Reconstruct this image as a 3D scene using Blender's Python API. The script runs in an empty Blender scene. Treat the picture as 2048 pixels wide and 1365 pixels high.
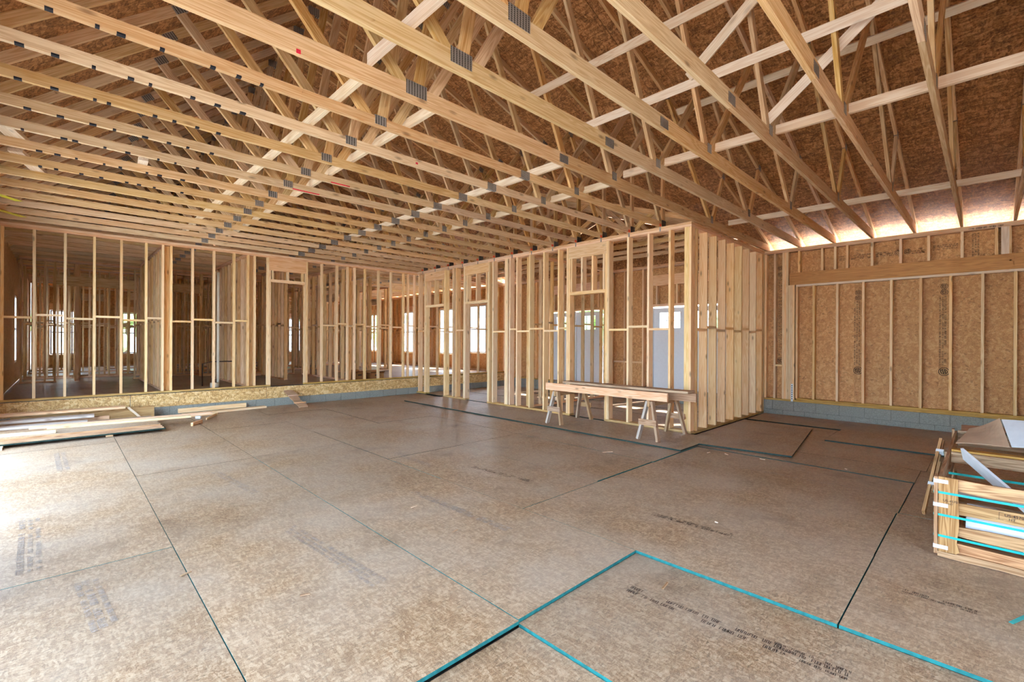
import bpy, bmesh, math, random
from mathutils import Vector, Matrix
random.seed(7)
S = bpy.context.scene
COL = S.collection

# ------------------------------------------------------------------ camera
FPX, CX, CY, HC = 925.74, 1024.0, 682.5, 1.54
YAW, PITCH, ROLL = math.radians(45.75), math.radians(-.031), math.radians(.271)
FW = Vector((math.cos(PITCH)*math.cos(YAW), math.cos(PITCH)*math.sin(YAW), math.sin(PITCH)))
R0 = Vector((math.sin(YAW), -math.cos(YAW), 0)); U0 = R0.cross(FW)
RT = math.cos(ROLL)*R0 + math.sin(ROLL)*U0
UP = -math.sin(ROLL)*R0 + math.cos(ROLL)*U0
CAM = Vector((0, 0, HC))
cam = bpy.data.cameras.new('camera'); cam.sensor_width = 36; cam.lens = FPX/2048*36
cam.clip_start = .05; cam.clip_end = 400
co = bpy.data.objects.new('camera', cam); COL.objects.link(co)
m = Matrix.Identity(4)
for i, v in enumerate((RT, UP, -FW)):
    for j in range(3): m[j][i] = v[j]
m.translation = CAM
co.matrix_world = m
S.camera = co

# ------------------------------------------------------------------ light
w = bpy.data.worlds.new('World'); S.world = w; w.use_nodes = True
nt = w.node_tree; nt.nodes.clear()
sky = nt.nodes.new('ShaderNodeTexSky'); sky.sky_type = 'NISHITA'
sky.sun_elevation = math.radians(58); sky.sun_rotation = math.radians(60); sky.sun_disc = False
sky.air_density = 1.0; sky.dust_density = 3.5; sky.ozone_density = 1.0
mixw = nt.nodes.new('ShaderNodeMix'); mixw.data_type = 'RGBA'
mixw.inputs[0].default_value = .7
mixw.inputs[7].default_value = (5.05, 6.6, 8.4, 1)      # thin bright haze over the sky
bg = nt.nodes.new('ShaderNodeBackground'); bg.inputs[1].default_value = .38
out = nt.nodes.new('ShaderNodeOutputWorld')
nt.links.new(sky.outputs[0], mixw.inputs[6]); nt.links.new(mixw.outputs[2], bg.inputs[0]); nt.links.new(bg.outputs[0], out.inputs[0])
sun = bpy.data.lights.new('sun', 'SUN'); sun.energy = 8.0; sun.angle = math.radians(2.5); sun.color = (1, .97, .93)
so = bpy.data.objects.new('sun', sun); COL.objects.link(so)
SUN_TO = Vector((.80, -.10, 1.05)).normalized()       # from the scene towards the sun: behind the right wall
so.rotation_euler = SUN_TO.to_track_quat('Z', 'Y').to_euler(); so.location = (30, -5, 30)
S.view_settings.view_transform = 'Standard'; S.view_settings.look = 'None'
S.view_settings.gamma = 1; S.view_settings.use_curve_mapping = False
S.view_settings.exposure = 2.38
S.cycles.max_bounces = 5; S.cycles.diffuse_bounces = 5; S.cycles.glossy_bounces = 2; S.cycles.transparent_max_bounces = 6
S.cycles.sample_clamp_indirect = 6; S.cycles.use_adaptive_sampling = True; S.cycles.adaptive_threshold = .07; S.cycles.adaptive_min_samples = 10
S.cycles.caustics_reflective = False; S.cycles.caustics_refractive = False

# ------------------------------------------------------------------ pixel helpers (photo 2048x1365)
def ray(px, py): return FW + RT*((px-CX)/FPX) - UP*((py-CY)/FPX)
def onp(px, py, ax, v):
    d = ray(px, py); t = (v-CAM[ax])/d[ax]; return CAM + d*t
def fl(px, py, z=0.0): return onp(px, py, 2, z)

# ------------------------------------------------------------------ materials
def new_mat(name):
    m = bpy.data.materials.new(name); m.use_nodes = True
    n = m.node_tree; b = n.nodes['Principled BSDF']
    return m, n, b
def N(n, t, **k):
    o = n.nodes.new(t)
    for a, v in k.items(): setattr(o, a, v)
    return o
def mathn(n, op, a, b=None):
    o = N(n, 'ShaderNodeMath', operation=op)
    for i, v in enumerate((a, b)):
        if v is None: continue
        if hasattr(v, 'node'): n.links.new(v, o.inputs[i])
        else: o.inputs[i].default_value = v
    return o.outputs[0]
def mixc(n, f, a, b, blend='MIX'):
    o = N(n, 'ShaderNodeMix', data_type='RGBA', blend_type=blend)
    for i, v in ((0, f), (6, a), (7, b)):
        if hasattr(v, 'node'): n.links.new(v, o.inputs[i])
        elif isinstance(v, (int, float)): o.inputs[i].default_value = v
        else: o.inputs[i].default_value = (*v, 1)
    return o.outputs[2]
def ramp(n, f, stops):
    o = N(n, 'ShaderNodeValToRGB'); e = o.color_ramp.elements
    while len(e) < len(stops): e.new(.5)
    for x, (p, c) in zip(e, stops):
        x.position = p; x.color = (c[0], c[1], c[2], 1) if not isinstance(c, (int, float)) else (c, c, c, 1)
    n.links.new(f, o.inputs[0]); return o.outputs[0]
def srgb(r, g, b):
    f = lambda c: ((c/255)/12.92 if c/255 <= .04045 else (((c/255)+.055)/1.055)**2.4)
    return (f(r), f(g), f(b))
def obj_coords(n, scale, rnd=40.0):
    tc = N(n, 'ShaderNodeTexCoord'); oi = N(n, 'ShaderNodeObjectInfo')
    off = N(n, 'ShaderNodeVectorMath', operation='SCALE'); off.inputs[0].default_value = (1, .37, .71)
    n.links.new(mathn(n, 'MULTIPLY', oi.outputs['Random'], rnd), off.inputs['Scale'])
    ad = N(n, 'ShaderNodeVectorMath', operation='ADD')
    n.links.new(tc.outputs['Object'], ad.inputs[0]); n.links.new(off.outputs[0], ad.inputs[1])
    mp = N(n, 'ShaderNodeMapping'); mp.inputs['Scale'].default_value = scale
    n.links.new(ad.outputs[0], mp.inputs[0])
    return mp.outputs[0], oi.outputs['Random'], ad.outputs[0]

def wood(name, light, dark, knot=(.16, .07, .03), rough=.72, var=.25, knots=.6, grain=1.0, hv=.016):
    """sawn lumber: grain along local X, a few knots, each board its own tone"""
    m, n, b = new_mat(name)
    v, r, raw = obj_coords(n, (.55, 11*grain, 11*grain))
    n1 = N(n, 'ShaderNodeTexNoise'); n1.inputs['Scale'].default_value = 1.4; n1.inputs['Detail'].default_value = 2; n1.inputs['Distortion'].default_value = .9
    n.links.new(v, n1.inputs['Vector'])
    wv = N(n, 'ShaderNodeMath', operation='SINE')
    n.links.new(mathn(n, 'MULTIPLY', n1.outputs[0], 46.0), wv.inputs[0])
    ring = mathn(n, 'MULTIPLY_ADD', wv.outputs[0], .5); ring.node.inputs[2].default_value = .5
    fine = N(n, 'ShaderNodeTexNoise'); fine.inputs['Scale'].default_value = 9; fine.inputs['Detail'].default_value = 1
    n.links.new(v, fine.inputs['Vector'])
    f = mathn(n, 'ADD', mathn(n, 'MULTIPLY', ring, .5), mathn(n, 'MULTIPLY', fine.outputs[0], .5))
    c = ramp(n, f, [(.25, light), (.85, dark)])
    # broad tone patches along a board
    n2 = N(n, 'ShaderNodeTexNoise'); n2.inputs['Scale'].default_value = 1.3; n2.inputs['Detail'].default_value = 0
    n.links.new(raw, n2.inputs['Vector'])
    c = mixc(n, mathn(n, 'MULTIPLY', n2.outputs[0], .35), c, dark)
    # knots
    mp = N(n, 'ShaderNodeMapping'); mp.inputs['Scale'].default_value = (2.6, 7, 7)
    n.links.new(raw, mp.inputs[0])
    vo = N(n, 'ShaderNodeTexVoronoi'); vo.inputs['Scale'].default_value = 1.0
    n.links.new(mp.outputs[0], vo.inputs['Vector'])
    k = ramp(n, vo.outputs['Distance'], [(.05, 1.0), (.16, 0.0)])
    c = mixc(n, mathn(n, 'MULTIPLY', k, knots), c, knot)
    hs = N(n, 'ShaderNodeHueSaturation'); n.links.new(c, hs.inputs['Color'])
    val = mathn(n, 'MULTIPLY_ADD', r, var); val.node.inputs[2].default_value = 1-var*.55
    n.links.new(val, hs.inputs['Value'])
    r2 = mathn(n, 'FRACT', mathn(n, 'MULTIPLY', r, 17.3))
    sat = mathn(n, 'MULTIPLY_ADD', r2, .30); sat.node.inputs[2].default_value = .85
    n.links.new(sat, hs.inputs['Saturation'])
    hue = mathn(n, 'MULTIPLY_ADD', mathn(n, 'FRACT', mathn(n, 'MULTIPLY', r, 7.7)), hv); hue.node.inputs[2].default_value = .5-hv*.4
    n.links.new(hue, hs.inputs['Hue'])
    n.links.new(hs.outputs[0], b.inputs['Base Color'])
    b.inputs['Roughness'].default_value = rough; b.inputs['Specular IOR Level'].default_value = .25
    return m

def osb(name, cols, scale=1.0, stretch=2.2, rough=.65, spec=.3, dirt=None, grey=None, dirt_scale=.8, swirl=1.0):
    """strand board: short flakes of several tones lying every way"""
    m, n, b = new_mat(name)
    v, r, raw = obj_coords(n, (1, 1, 1), 60)
    dn = N(n, 'ShaderNodeTexNoise'); dn.inputs['Scale'].default_value = 5*scale; dn.inputs['Detail'].default_value = 1
    n.links.new(raw, dn.inputs['Vector'])
    dv = N(n, 'ShaderNodeVectorMath', operation='SCALE'); dv.inputs['Scale'].default_value = .11*swirl/scale
    n.links.new(dn.outputs['Color'], dv.inputs[0])
    ad = N(n, 'ShaderNodeVectorMath', operation='ADD'); n.links.new(raw, ad.inputs[0]); n.links.new(dv.outputs[0], ad.inputs[1])
    def layer(sx, sy, rot):
        mp = N(n, 'ShaderNodeMapping'); mp.inputs['Scale'].default_value = (sx*scale, sy*scale, (sx+sy)*.5*scale); mp.inputs['Rotation'].default_value = (0, 0, rot)
        n.links.new(ad.outputs[0], mp.inputs[0])
        vo = N(n, 'ShaderNodeTexVoronoi'); vo.inputs['Scale'].default_value = 1
        n.links.new(mp.outputs[0], vo.inputs['Vector'])
        s = N(n, 'ShaderNodeSeparateColor'); n.links.new(vo.outputs['Color'], s.inputs[0])
        return s.outputs[0], s.outputs[1], vo.outputs['Distance']
    a1, b1, d1 = layer(15, 15*stretch, .35); a2, b2, d2 = layer(18*stretch, 18, .1)
    f = mathn(n, 'ADD', mathn(n, 'MULTIPLY', a1, .55), mathn(n, 'MULTIPLY', a2, .45))
    k = len(cols); c = ramp(n, f, [(.22+.56*i/(k-1), cc) for i, cc in enumerate(cols)])
    # dark strands here and there
    ds = ramp(n, b2, [(.93, 0.0), (.97, 1.0)])
    c = mixc(n, mathn(n, 'MULTIPLY', ds, .55), c, tuple(x*.35 for x in cols[0]))
    fn = N(n, 'ShaderNodeTexNoise'); fn.inputs['Scale'].default_value = 90*scale; fn.inputs['Detail'].default_value = 0
    n.links.new(raw, fn.inputs['Vector'])
    c = mixc(n, .35, c, ramp(n, fn.outputs[0], [(.3, tuple(x*.55 for x in cols[1])), (.7, cols[-1])]))
    if grey:
        g = N(n, 'ShaderNodeTexNoise'); g.inputs['Scale'].default_value = dirt_scale; g.inputs['Detail'].default_value = 3; g.inputs['Roughness'].default_value = .62
        tg = N(n, 'ShaderNodeNewGeometry'); n.links.new(tg.outputs['Position'], g.inputs['Vector'])
        c = mixc(n, mathn(n, 'MULTIPLY', ramp(n, g.outputs[0], [(.36, 0.0), (.64, 1.0)]), grey[1]), c, grey[0])
    if dirt:
        g2 = N(n, 'ShaderNodeTexNoise'); g2.inputs['Scale'].default_value = 1.5; g2.inputs['Detail'].default_value = 5; g2.inputs['Roughness'].default_value = .65
        tg = N(n, 'ShaderNodeNewGeometry'); mp2 = N(n, 'ShaderNodeMapping'); mp2.inputs['Location'].default_value = (3.1, 7.7, 0)
        n.links.new(tg.outputs['Position'], mp2.inputs[0]); n.links.new(mp2.outputs[0], g2.inputs['Vector'])
        c = mixc(n, mathn(n, 'MULTIPLY', ramp(n, g2.outputs[0], [(.56, 0.0), (.72, 1.0)]), dirt[1]), c, dirt[0])
    hs = N(n, 'ShaderNodeHueSaturation'); n.links.new(c, hs.inputs['Color'])
    val = mathn(n, 'MULTIPLY_ADD', r, .16); val.node.inputs[2].default_value = .92
    n.links.new(val, hs.inputs['Value'])
    n.links.new(hs.outputs[0], b.inputs['Base Color'])
    b.inputs['Roughness'].default_value = rough; b.inputs['Specular IOR Level'].default_value = spec
    return m

def plain(name, c, rough=.6, metal=0, noise=.12, scale=18, spec=.4, **k):
    m, n, b = new_mat(name)
    v, r, raw = obj_coords(n, (1, 1, 1))
    t = N(n, 'ShaderNodeTexNoise'); t.inputs['Scale'].default_value = scale; t.inputs['Detail'].default_value = 1
    n.links.new(raw, t.inputs['Vector'])
    cc = ramp(n, t.outputs[0], [(.3, tuple(x*(1-noise) for x in c)), (.7, tuple(min(1, x*(1+noise)) for x in c))])
    n.links.new(cc, b.inputs['Base Color'])
    b.inputs['Roughness'].default_value = rough; b.inputs['Metallic'].default_value = metal; b.inputs['Specular IOR Level'].default_value = spec
    for a, v in k.items(): b.inputs[a].default_value = v
    return m

M = {}
M['stud'] = wood('pine_stud', srgb(248, 218, 174), srgb(232, 188, 136))
M['chord'] = wood('pine_truss', srgb(230, 200, 160), srgb(204, 162, 116), grain=1.2)
M['web'] = wood('pine_web', srgb(226, 192, 146), srgb(194, 148, 96))
M['lit_pale_wood'] = wood('wood_lit_pale', srgb(240, 222, 200), srgb(222, 192, 160), knots=.3, var=.12)  # light on the braces put into a paler wood colour
M['plate_wood'] = wood('pine_plate', srgb(240, 204, 168), srgb(218, 166, 124))
M['treated'] = wood('treated_sill', srgb(214, 176, 104), srgb(170, 128, 62), knots=.4, var=.12)
M['lvl'] = wood('laminated_header', srgb(214, 150, 62), srgb(184, 118, 38), var=.02, knots=.12, hv=0.0)
M['weathered'] = wood('weathered_board', srgb(196, 162, 128), srgb(146, 110, 80))
M['grey_wood'] = wood('grey_board', srgb(206, 194, 184), srgb(168, 150, 136), var=.14)
M['crate_wood'] = wood('crate_slat', srgb(206, 160, 108), srgb(150, 100, 56), var=.3, knots=.8)
M['house_stud'] = wood('pine_house_stud', srgb(236, 204, 158), srgb(206, 162, 112))
M['deck'] = osb('osb_roof', [srgb(104, 60, 32), srgb(150, 98, 56), srgb(172, 116, 68), srgb(214, 158, 106)], .75, 3.6)
M['wall_osb'] = osb('osb_wall', [srgb(190, 134, 82), srgb(202, 146, 92), srgb(210, 156, 100), srgb(224, 176, 122)], 1.1, 2.2)
M['skirt_osb'] = osb('osb_skirt', [srgb(176, 128, 70), srgb(206, 162, 98), srgb(222, 182, 118), srgb(240, 212, 158)], .85, 3.2)
M['floor_osb'] = osb('osb_floor', [srgb(128, 96, 68), srgb(152, 120, 88), srgb(168, 137, 105), srgb(190, 163, 132)], 2.0, 3.0, rough=.5, spec=.35,
                     dirt=(srgb(96, 74, 58), .42), grey=(srgb(176, 163, 148), .5), swirl=.8)
M['edge'] = plain('teal_edge', srgb(22, 108, 108), .6, noise=.25, scale=30)
M['edge_dark'] = plain('green_edge', srgb(20, 46, 40), .7, noise=.3, scale=30)
M['slab'] = plain('dark_slab', srgb(58, 54, 50), .9)
M['block'] = plain('concrete_block', srgb(146, 148, 140), .95, noise=.16, scale=60)
M['mortar'] = plain('mortar', srgb(120, 122, 116), .95)
M['steel'] = plain('galvanized', srgb(150, 148, 146), .42, metal=.75, noise=.2, scale=40)
M['steel_dark'] = plain('heel_plate', srgb(96, 90, 86), .5, metal=.6, noise=.2, scale=40)
M['white'] = plain('white_vinyl', srgb(226, 232, 238), .4, noise=.03)
M['door'] = plain('primed_door', srgb(222, 226, 232), .45, noise=.02)
M['black'] = plain('black_line', srgb(36, 38, 40), .6)
M['ink'] = plain('stamp_ink', srgb(58, 46, 40), .9, noise=.35, scale=60)
M['ink_grey'] = plain('worn_stamp_ink', srgb(158, 146, 138), .8, noise=.35, scale=60)
M['marker'] = plain('marker_black', srgb(34, 32, 40), .8)
M['red'] = plain('red_paint_mark', srgb(226, 44, 70), .7)
M['orange'] = plain('orange_paint_mark', srgb(240, 96, 62), .7)
M['teal_strap'] = plain('teal_strap', srgb(22, 170, 170), .35, noise=.06)
M['card'] = plain('kraft_cardboard', srgb(180, 150, 124), .9, noise=.1, scale=8)
M['foam'] = plain('white_foam_sheet', srgb(214, 220, 226), .7, noise=.04)
M['yellow'] = plain('yellow_tape', srgb(226, 214, 60), .5)
M['pvc'] = plain('pvc_pipe', srgb(232, 226, 210), .4, noise=.03)
M['pipe_dark'] = plain('dark_pipe', srgb(66, 54, 46), .5)
M['box'] = plain('brown_carton', srgb(158, 112, 70), .9)
M['bounce_pale'] = plain('pale_bounce_ground', srgb(232, 230, 226), .95, noise=.08, scale=6)
M['ground'] = plain('sandy_ground', srgb(164, 160, 152), .95, noise=.2, scale=1.2)
M['leaf'] = plain('tree_leaves', srgb(150, 178, 112), .8, noise=.3, scale=3)
M['bark'] = plain('tree_bark', srgb(92, 74, 58), .9)
# toothed connector plate: rows of punched slots
m, n, b = new_mat('toothed_plate')
v, r, raw = obj_coords(n, (1, 1, 1), 0)
mp = N(n, 'ShaderNodeMapping'); mp.inputs['Scale'].default_value = (38, 75, 1); n.links.new(raw, mp.inputs[0])
sx = N(n, 'ShaderNodeSeparateXYZ'); n.links.new(mp.outputs[0], sx.inputs[0])
fx = mathn(n, 'FRACT', sx.outputs[0]); fy = mathn(n, 'FRACT', sx.outputs[1])
slot = mathn(n, 'MULTIPLY', mathn(n, 'LESS_THAN', fx, .5), mathn(n, 'LESS_THAN', fy, .72))
n.links.new(mixc(n, slot, srgb(176, 172, 168), srgb(78, 72, 68)), b.inputs['Base Color'])
b.inputs['Metallic'].default_value = .55; b.inputs['Roughness'].default_value = .45
M['plate'] = m
# glass
m, n, b = new_mat('window_glass')
b.inputs['Base Color'].default_value = (1, 1, 1, 1); b.inputs['Roughness'].default_value = 0; b.inputs['IOR'].default_value = 1.45
tr = N(n, 'ShaderNodeBsdfTransparent'); gl = N(n, 'ShaderNodeBsdfGlossy'); gl.inputs['Roughness'].default_value = .02
mx = N(n, 'ShaderNodeMixShader'); mx.inputs[0].default_value = .05
n.links.new(tr.outputs[0], mx.inputs[1]); n.links.new(gl.outputs[0], mx.inputs[2])
n.links.new(mx.outputs[0], n.nodes['Material Output'].inputs[0])
M['glass'] = m

# ------------------------------------------------------------------ builders
_cache = {}
def box_mesh(L, W, T, mat):
    key = (round(L, 3), round(W, 3), round(T, 4), mat)
    if key not in _cache:
        x, y, z = L/2, W/2, T/2
        vs = [(a, b, c) for a in (-x, x) for b in (-y, y) for c in (-z, z)]
        fs = [(0, 1, 3, 2), (4, 6, 7, 5), (0, 4, 5, 1), (2, 3, 7, 6), (0, 2, 6, 4), (1, 5, 7, 3)]
        me = bpy.data.meshes.new('board'); me.from_pydata(vs, [], fs); me.materials.append(M[mat]); me.update()
        _cache[key] = me
    return _cache[key]
def link(o, parent):
    COL.objects.link(o)
    if parent is not None: o.parent = parent
    return o
def tag(o, label=None, cat=None, group=None, kind=None):
    if label: o['label'] = label
    if cat: o['category'] = cat
    if group: o['group'] = group
    if kind: o['kind'] = kind
    return o
def empty(name, loc, **k):
    o = bpy.data.objects.new(name, None); o.empty_display_size = .1; o.location = loc
    COL.objects.link(o); return tag(o, **k)
def board(name, parent, p0, p1, w, t, mat, wdir=(0, 0, 1), mesh=None):
    """a box from p0 to p1 (world), w across along wdir, t the other way; local X runs along the grain"""
    p0, p1 = Vector(p0), Vector(p1); d = p1-p0; L = d.length; d.normalize()
    y = Vector(wdir); y = (y-d*y.dot(d)).normalized(); z = d.cross(y)
    o = bpy.data.objects.new(name, mesh or box_mesh(L, w, t, mat))
    mt = Matrix((d, y, z)).transposed().to_4x4()
    mid = (p0+p1)/2
    if parent is not None: mid = mid - parent.location
    mt.translation = mid
    o.matrix_local = mt
    return link(o, parent)
def bx(name, parent, x0, x1, y0, y1, z0, z1, mat, along='x'):
    c = [(x0+x1)/2, (y0+y1)/2, (z0+z1)/2]
    if along == 'x': return board(name, parent, (x0, c[1], c[2]), (x1, c[1], c[2]), y1-y0, z1-z0, mat, (0, 1, 0))
    if along == 'y': return board(name, parent, (c[0], y0, c[2]), (c[0], y1, c[2]), x1-x0, z1-z0, mat, (1, 0, 0))
    return board(name, parent, (c[0], c[1], z0), (c[0], c[1], z1), x1-x0, y1-y0, mat, (1, 0, 0))
def mesh_obj(name, parent, vs, fs, mat, loc=(0, 0, 0), smooth=False):
    me = bpy.data.meshes.new(name); me.from_pydata([tuple(v) for v in vs], [], fs); me.materials.append(M[mat]); me.update()
    if smooth:
        for p in me.polygons: p.use_smooth = True
    o = bpy.data.objects.new(name, me); o.location = loc
    return link(o, parent)
def struct(name, loc=(0, 0, 0), label=None): return empty(name, loc, kind='structure', label=label)
def copy_tree(o, parent=None):
    c = o.copy(); COL.objects.link(c)
    if parent is not None: c.parent = parent
    for ch in o.children: copy_tree(ch, c)
    return c
def poly_board(name, parent, pts, axis, a0, a1, mat, loc, grain='x'):
    """a prism: outline pts (2D in the plane normal to axis), between a0 and a1 along axis"""
    k = len(pts)
    def v(p, a): return {'x': (a, p[0], p[1]), 'y': (p[0], a, p[1]), 'z': (p[0], p[1], a)}[axis]
    L = Vector(loc)
    vs = [Vector(v(p, a0))-L for p in pts]+[Vector(v(p, a1))-L for p in pts]
    fs = [tuple(range(k))[::-1], tuple(range(k, 2*k))]+[(i, (i+1) % k, k+(i+1) % k, k+i) for i in range(k)]
    if grain == 'y': vs = [Vector((q.y, -q.x, q.z)) for q in vs]
    elif grain == 'z': vs = [Vector((q.z, q.y, -q.x)) for q in vs]
    o = mesh_obj(name, parent, vs, fs, mat)
    if grain == 'y': o.rotation_euler = (0, 0, math.pi/2)
    elif grain == 'z': o.rotation_euler = (0, -math.pi/2, 0)
    if parent is None: o.location = L
    else: o.location = L-parent.location
    bm = bmesh.new(); bm.from_mesh(o.data); bmesh.ops.recalc_face_normals(bm, faces=bm.faces); bm.to_mesh(o.data); bm.free()
    return o
def under(child, part):
    """make child (so far a part of the same thing) a sub-part of part, staying where it is"""
    child.matrix_basis = part.matrix_basis.inverted() @ child.matrix_basis; child.parent = part
ZP = 3.52      # top of the wall plates = underside of the trusses
T2 = .038

# ------------------------------------------------------------------ outside ground
g = bx('ground', None, -45, 60, -45, 70, -.60, -.10, 'ground'); tag(g, kind='structure')
g = bx('ground_bounce', None, 11.25, 30, -20, 40, -.099, -.07, 'bounce_pale'); tag(g, kind='structure')  # pale strip added to bounce sunlight up under the right eave

# ------------------------------------------------------------------ floor of the garage
floor = struct('floor')
bx('slab', floor, -.9, 11.0, -1.75, 11.58, -.10, -.058, 'slab')
# sheets: columns across X, each with its own butt joints along Y
TH = .020
cols = [(-.63, .597, [-1.70, 1.77, 4.21, 6.65, 9.10, 11.56]), (.603, 1.808, [-1.70, -.62, 1.79, 4.235, 6.67, 9.12, 11.56]),
        (1.814, 3.035, [-1.70, -.64, 1.80, 4.25, 6.70, 9.15, 11.56]), (3.041, 4.225, [-1.70, .562, 2.97, 5.41, 7.86, 10.3, 11.56]),
        (4.231, 5.425, [-1.70, .565, 2.985, 5.43, 7.88, 10.31, 11.56]), (5.431, 6.72, [-1.70, .555, 2.98, 5.42, 7.87, 10.28, 11.56]),
        (6.726, 7.40, [-1.70, .55, 2.97, 5.42, 7.86, 10.3, 11.56]), (7.41, 8.53, [-1.70, .5, 2.3, 3.36]), (8.54, 9.72, [-1.70, .4, 1.80, 3.36]),
        (9.86, 10.98, [-1.70, .3, 1.9, 3.36]), (7.60, 8.80, [3.58, 5.95, 8.35, 10.3, 11.56]), (8.83, 9.98, [3.60, 4.6, 7.05, 9.45, 11.56]), (10.02, 10.99, [3.58, 5.9, 8.34, 10.2, 11.56])]
lower = {(1.814, -.64): -.020, (.603, -.62): -.036, (1.814, -1.70): -.020, (.603, -1.70): -.036, (4.231, .565): -.006, (5.431, .555): -.010}
jgap = {(3.041, 2.97): .004, (4.231, 2.985): .008, (5.431, 2.98): .004, (3.041, .562): .004, (4.231, .565): .005, (5.431, .555): .006, (3.041, 5.41): .003, (1.814, 4.25): .003}
def sheet(parent, x0, x1, y0, y1, ztop, tilt=0.0, name='floor_panel'):
    o = bx(name, parent, x0, x1, y0, y1, ztop-TH, ztop, 'floor_osb', along='y' if (y1-y0) > (x1-x0) else 'x')
    return o
# the edges of a sheet are painted teal: same box, other material on the four sides
def paint_edges(o, mat):
    me = o.data.copy(); me.materials.append(M[mat]); o.data = me
    me.materials.append(M['edge_dark'])
    for p in me.polygons:
        if abs(p.normal.z) < .5: p.material_index = 1
def floor_sheet(x0, x1, y0, y1, zt, mat='edge'):
    o = sheet(floor, x0, x1, y0, y1, zt); paint_edges(o, mat); return o
for x0, x1, ys in cols:
    for ya, yb in zip(ys, ys[1:]):
        zt = lower.get((x0, ya), random.uniform(-.003, .0))
        ga, gb = jgap.get((x0, ya), .0015), jgap.get((x0, yb), .0015)
        floor_sheet(x0-.0005, x1+.0005, ya+ga, yb-gb, zt, 'edge' if x0 < 6 and ya < 4.4 else 'edge_dark')
# second layer of sheets laid along the stud wall in the middle, and loose ones by the right wall
for i, (ya, yb) in enumerate(((2.985, 5.42), (5.425, 7.87), (7.875, 10.27))):
    o = bx('floor_sheet', None, 6.215, 7.41, ya, yb, .001, .001+TH, 'floor_osb', along='y'); paint_edges(o, 'edge_dark')
    tag(o, ['strand board sheet lying proud of the floor under the sawhorse by the corner post',
            'strand board sheet lying proud of the floor under the sawhorse with a pale leg',
            'strand board sheet lying proud of the floor before the two narrow doorways'][i], 'board sheet', 'floor sheets laid on top beside the stud wall')
def rot_sheet(c, ang, lx, ly, zt, label, name='floor_sheet', mat='edge_dark', tilt=(0, 0)):
    o = bpy.data.objects.new(name, box_mesh(lx, ly, TH, 'floor_osb').copy()); o.location = (c[0], c[1], zt-TH/2)
    o.rotation_euler = (tilt[0], tilt[1], ang); link(o, None); paint_edges(o, mat); return tag(o, label, 'board sheet')
rot_sheet((8.09, 2.56), math.radians(7.5), 2.44, 1.20, .024, 'loose strand board sheet lying askew beside the short stud wall')
o = bx('floor_sheet', None, 8.52, 9.80, -1.2, 1.76, .001, .021, 'floor_osb', along='y'); paint_edges(o, 'edge_dark'); tag(o, 'strand board sheet lying proud of the floor before the block wall under the header', 'board sheet')

# ------------------------------------------------------------------ printed stamps (illegible print: strokes, rings, boxes)
def stamp(parent, origin, ux, uy, length, height, rows, seed, mat='ink', rings=(), thick=.0012, fill=.8, name='printed_stamp'):
    """print runs along ux, letters stand along uy; one flat mesh just proud of the surface"""
    rnd = random.Random(seed)
    ux, uy = Vector(ux).normalized(), Vector(uy).normalized(); nrm = ux.cross(uy)
    O = Vector(origin); vs, fs = [], []
    def quad(a, b, c, d):
        i = len(vs); vs.extend([ux*p[0]+uy*p[1]+nrm*.0012 for p in (a, b, c, d)]); fs.append((i, i+1, i+2, i+3))
    rh = height/rows
    for r in range(rows):
        x = rnd.uniform(0, .05)*length; big = rnd.random() < .35
        h = rh*(.8 if big else .6); y0 = r*rh
        while x < length:
            if rnd.random() > fill: x += h*rnd.uniform(.8, 2.5); continue
            for _ in range(rnd.randint(2, 7)):
                wd = h*rnd.uniform(.4, .6); k = rnd.random(); s = h*.10
                if x+wd > length: break
                quad((x, y0), (x+s, y0), (x+s, y0+h), (x, y0+h))
                if k < .7: quad((x, y0+h-s), (x+wd*.8, y0+h-s), (x+wd*.8, y0+h), (x, y0+h))
                if k > .3: quad((x+wd*.65, y0), (x+wd*.65+s, y0), (x+wd*.65+s, y0+h*.9), (x+wd*.65, y0+h*.9))
                if k > .5: quad((x, y0), (x+wd*.8, y0), (x+wd*.8, y0+s), (x, y0+s))
                if .2 < k < .8: quad((x, y0+h*.45), (x+wd*.7, y0+h*.45), (x+wd*.7, y0+h*.45+s), (x, y0+h*.45+s))
                x += wd
            x += h*rnd.uniform(.3, .9)
    for (cx, cy, r, inner) in rings:
        K = 20
        for q in range(inner):
            ra = r*(1-q*.36); rb = ra-r*.13
            for i in range(K):
                a, b2 = 2*math.pi*i/K, 2*math.pi*(i+1)/K
                quad((cx+ra*math.cos(a), cy+ra*math.sin(a)), (cx+ra*math.cos(b2), cy+ra*math.sin(b2)), (cx+rb*math.cos(b2), cy+rb*math.sin(b2)), (cx+rb*math.cos(a), cy+rb*math.sin(a)))
        for q in (-.4, 0, .35):
            quad((cx-r*.5, cy+q*r), (cx+r*.5, cy+q*r+r*.2), (cx+r*.5, cy+q*r+r*.34), (cx-r*.5, cy+q*r+r*.14))
    o = mesh_obj(name, parent, vs, fs, mat); o.location = O-(parent.location if parent is not None else Vector())
    return o
def floor_stamp(p0, p1, h, rows, seed, mat, z=0.0, fill=.75):
    a, b2 = fl(*p0, z), fl(*p1, z); d = b2-a; L = d.length; d.normalize()
    stamp(floor, (a.x, a.y, z), d, (-d.y, d.x, 0), L, h, rows, seed, mat, fill=fill)
floor_stamp((1240, 1178), (1560, 1310), .10, 2, 1, 'ink', -.020)
floor_stamp((1540, 1300), (1700, 1365), .10, 3, 2, 'ink', -.020)
floor_stamp((1802, 1184), (1960, 1232), .06, 2, 3, 'ink')
floor_stamp((815, 985), (1015, 1065), .10, 2, 4, 'ink_grey')
floor_stamp((560, 1058), (745, 1175), .12, 3, 5, 'ink_grey')
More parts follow.
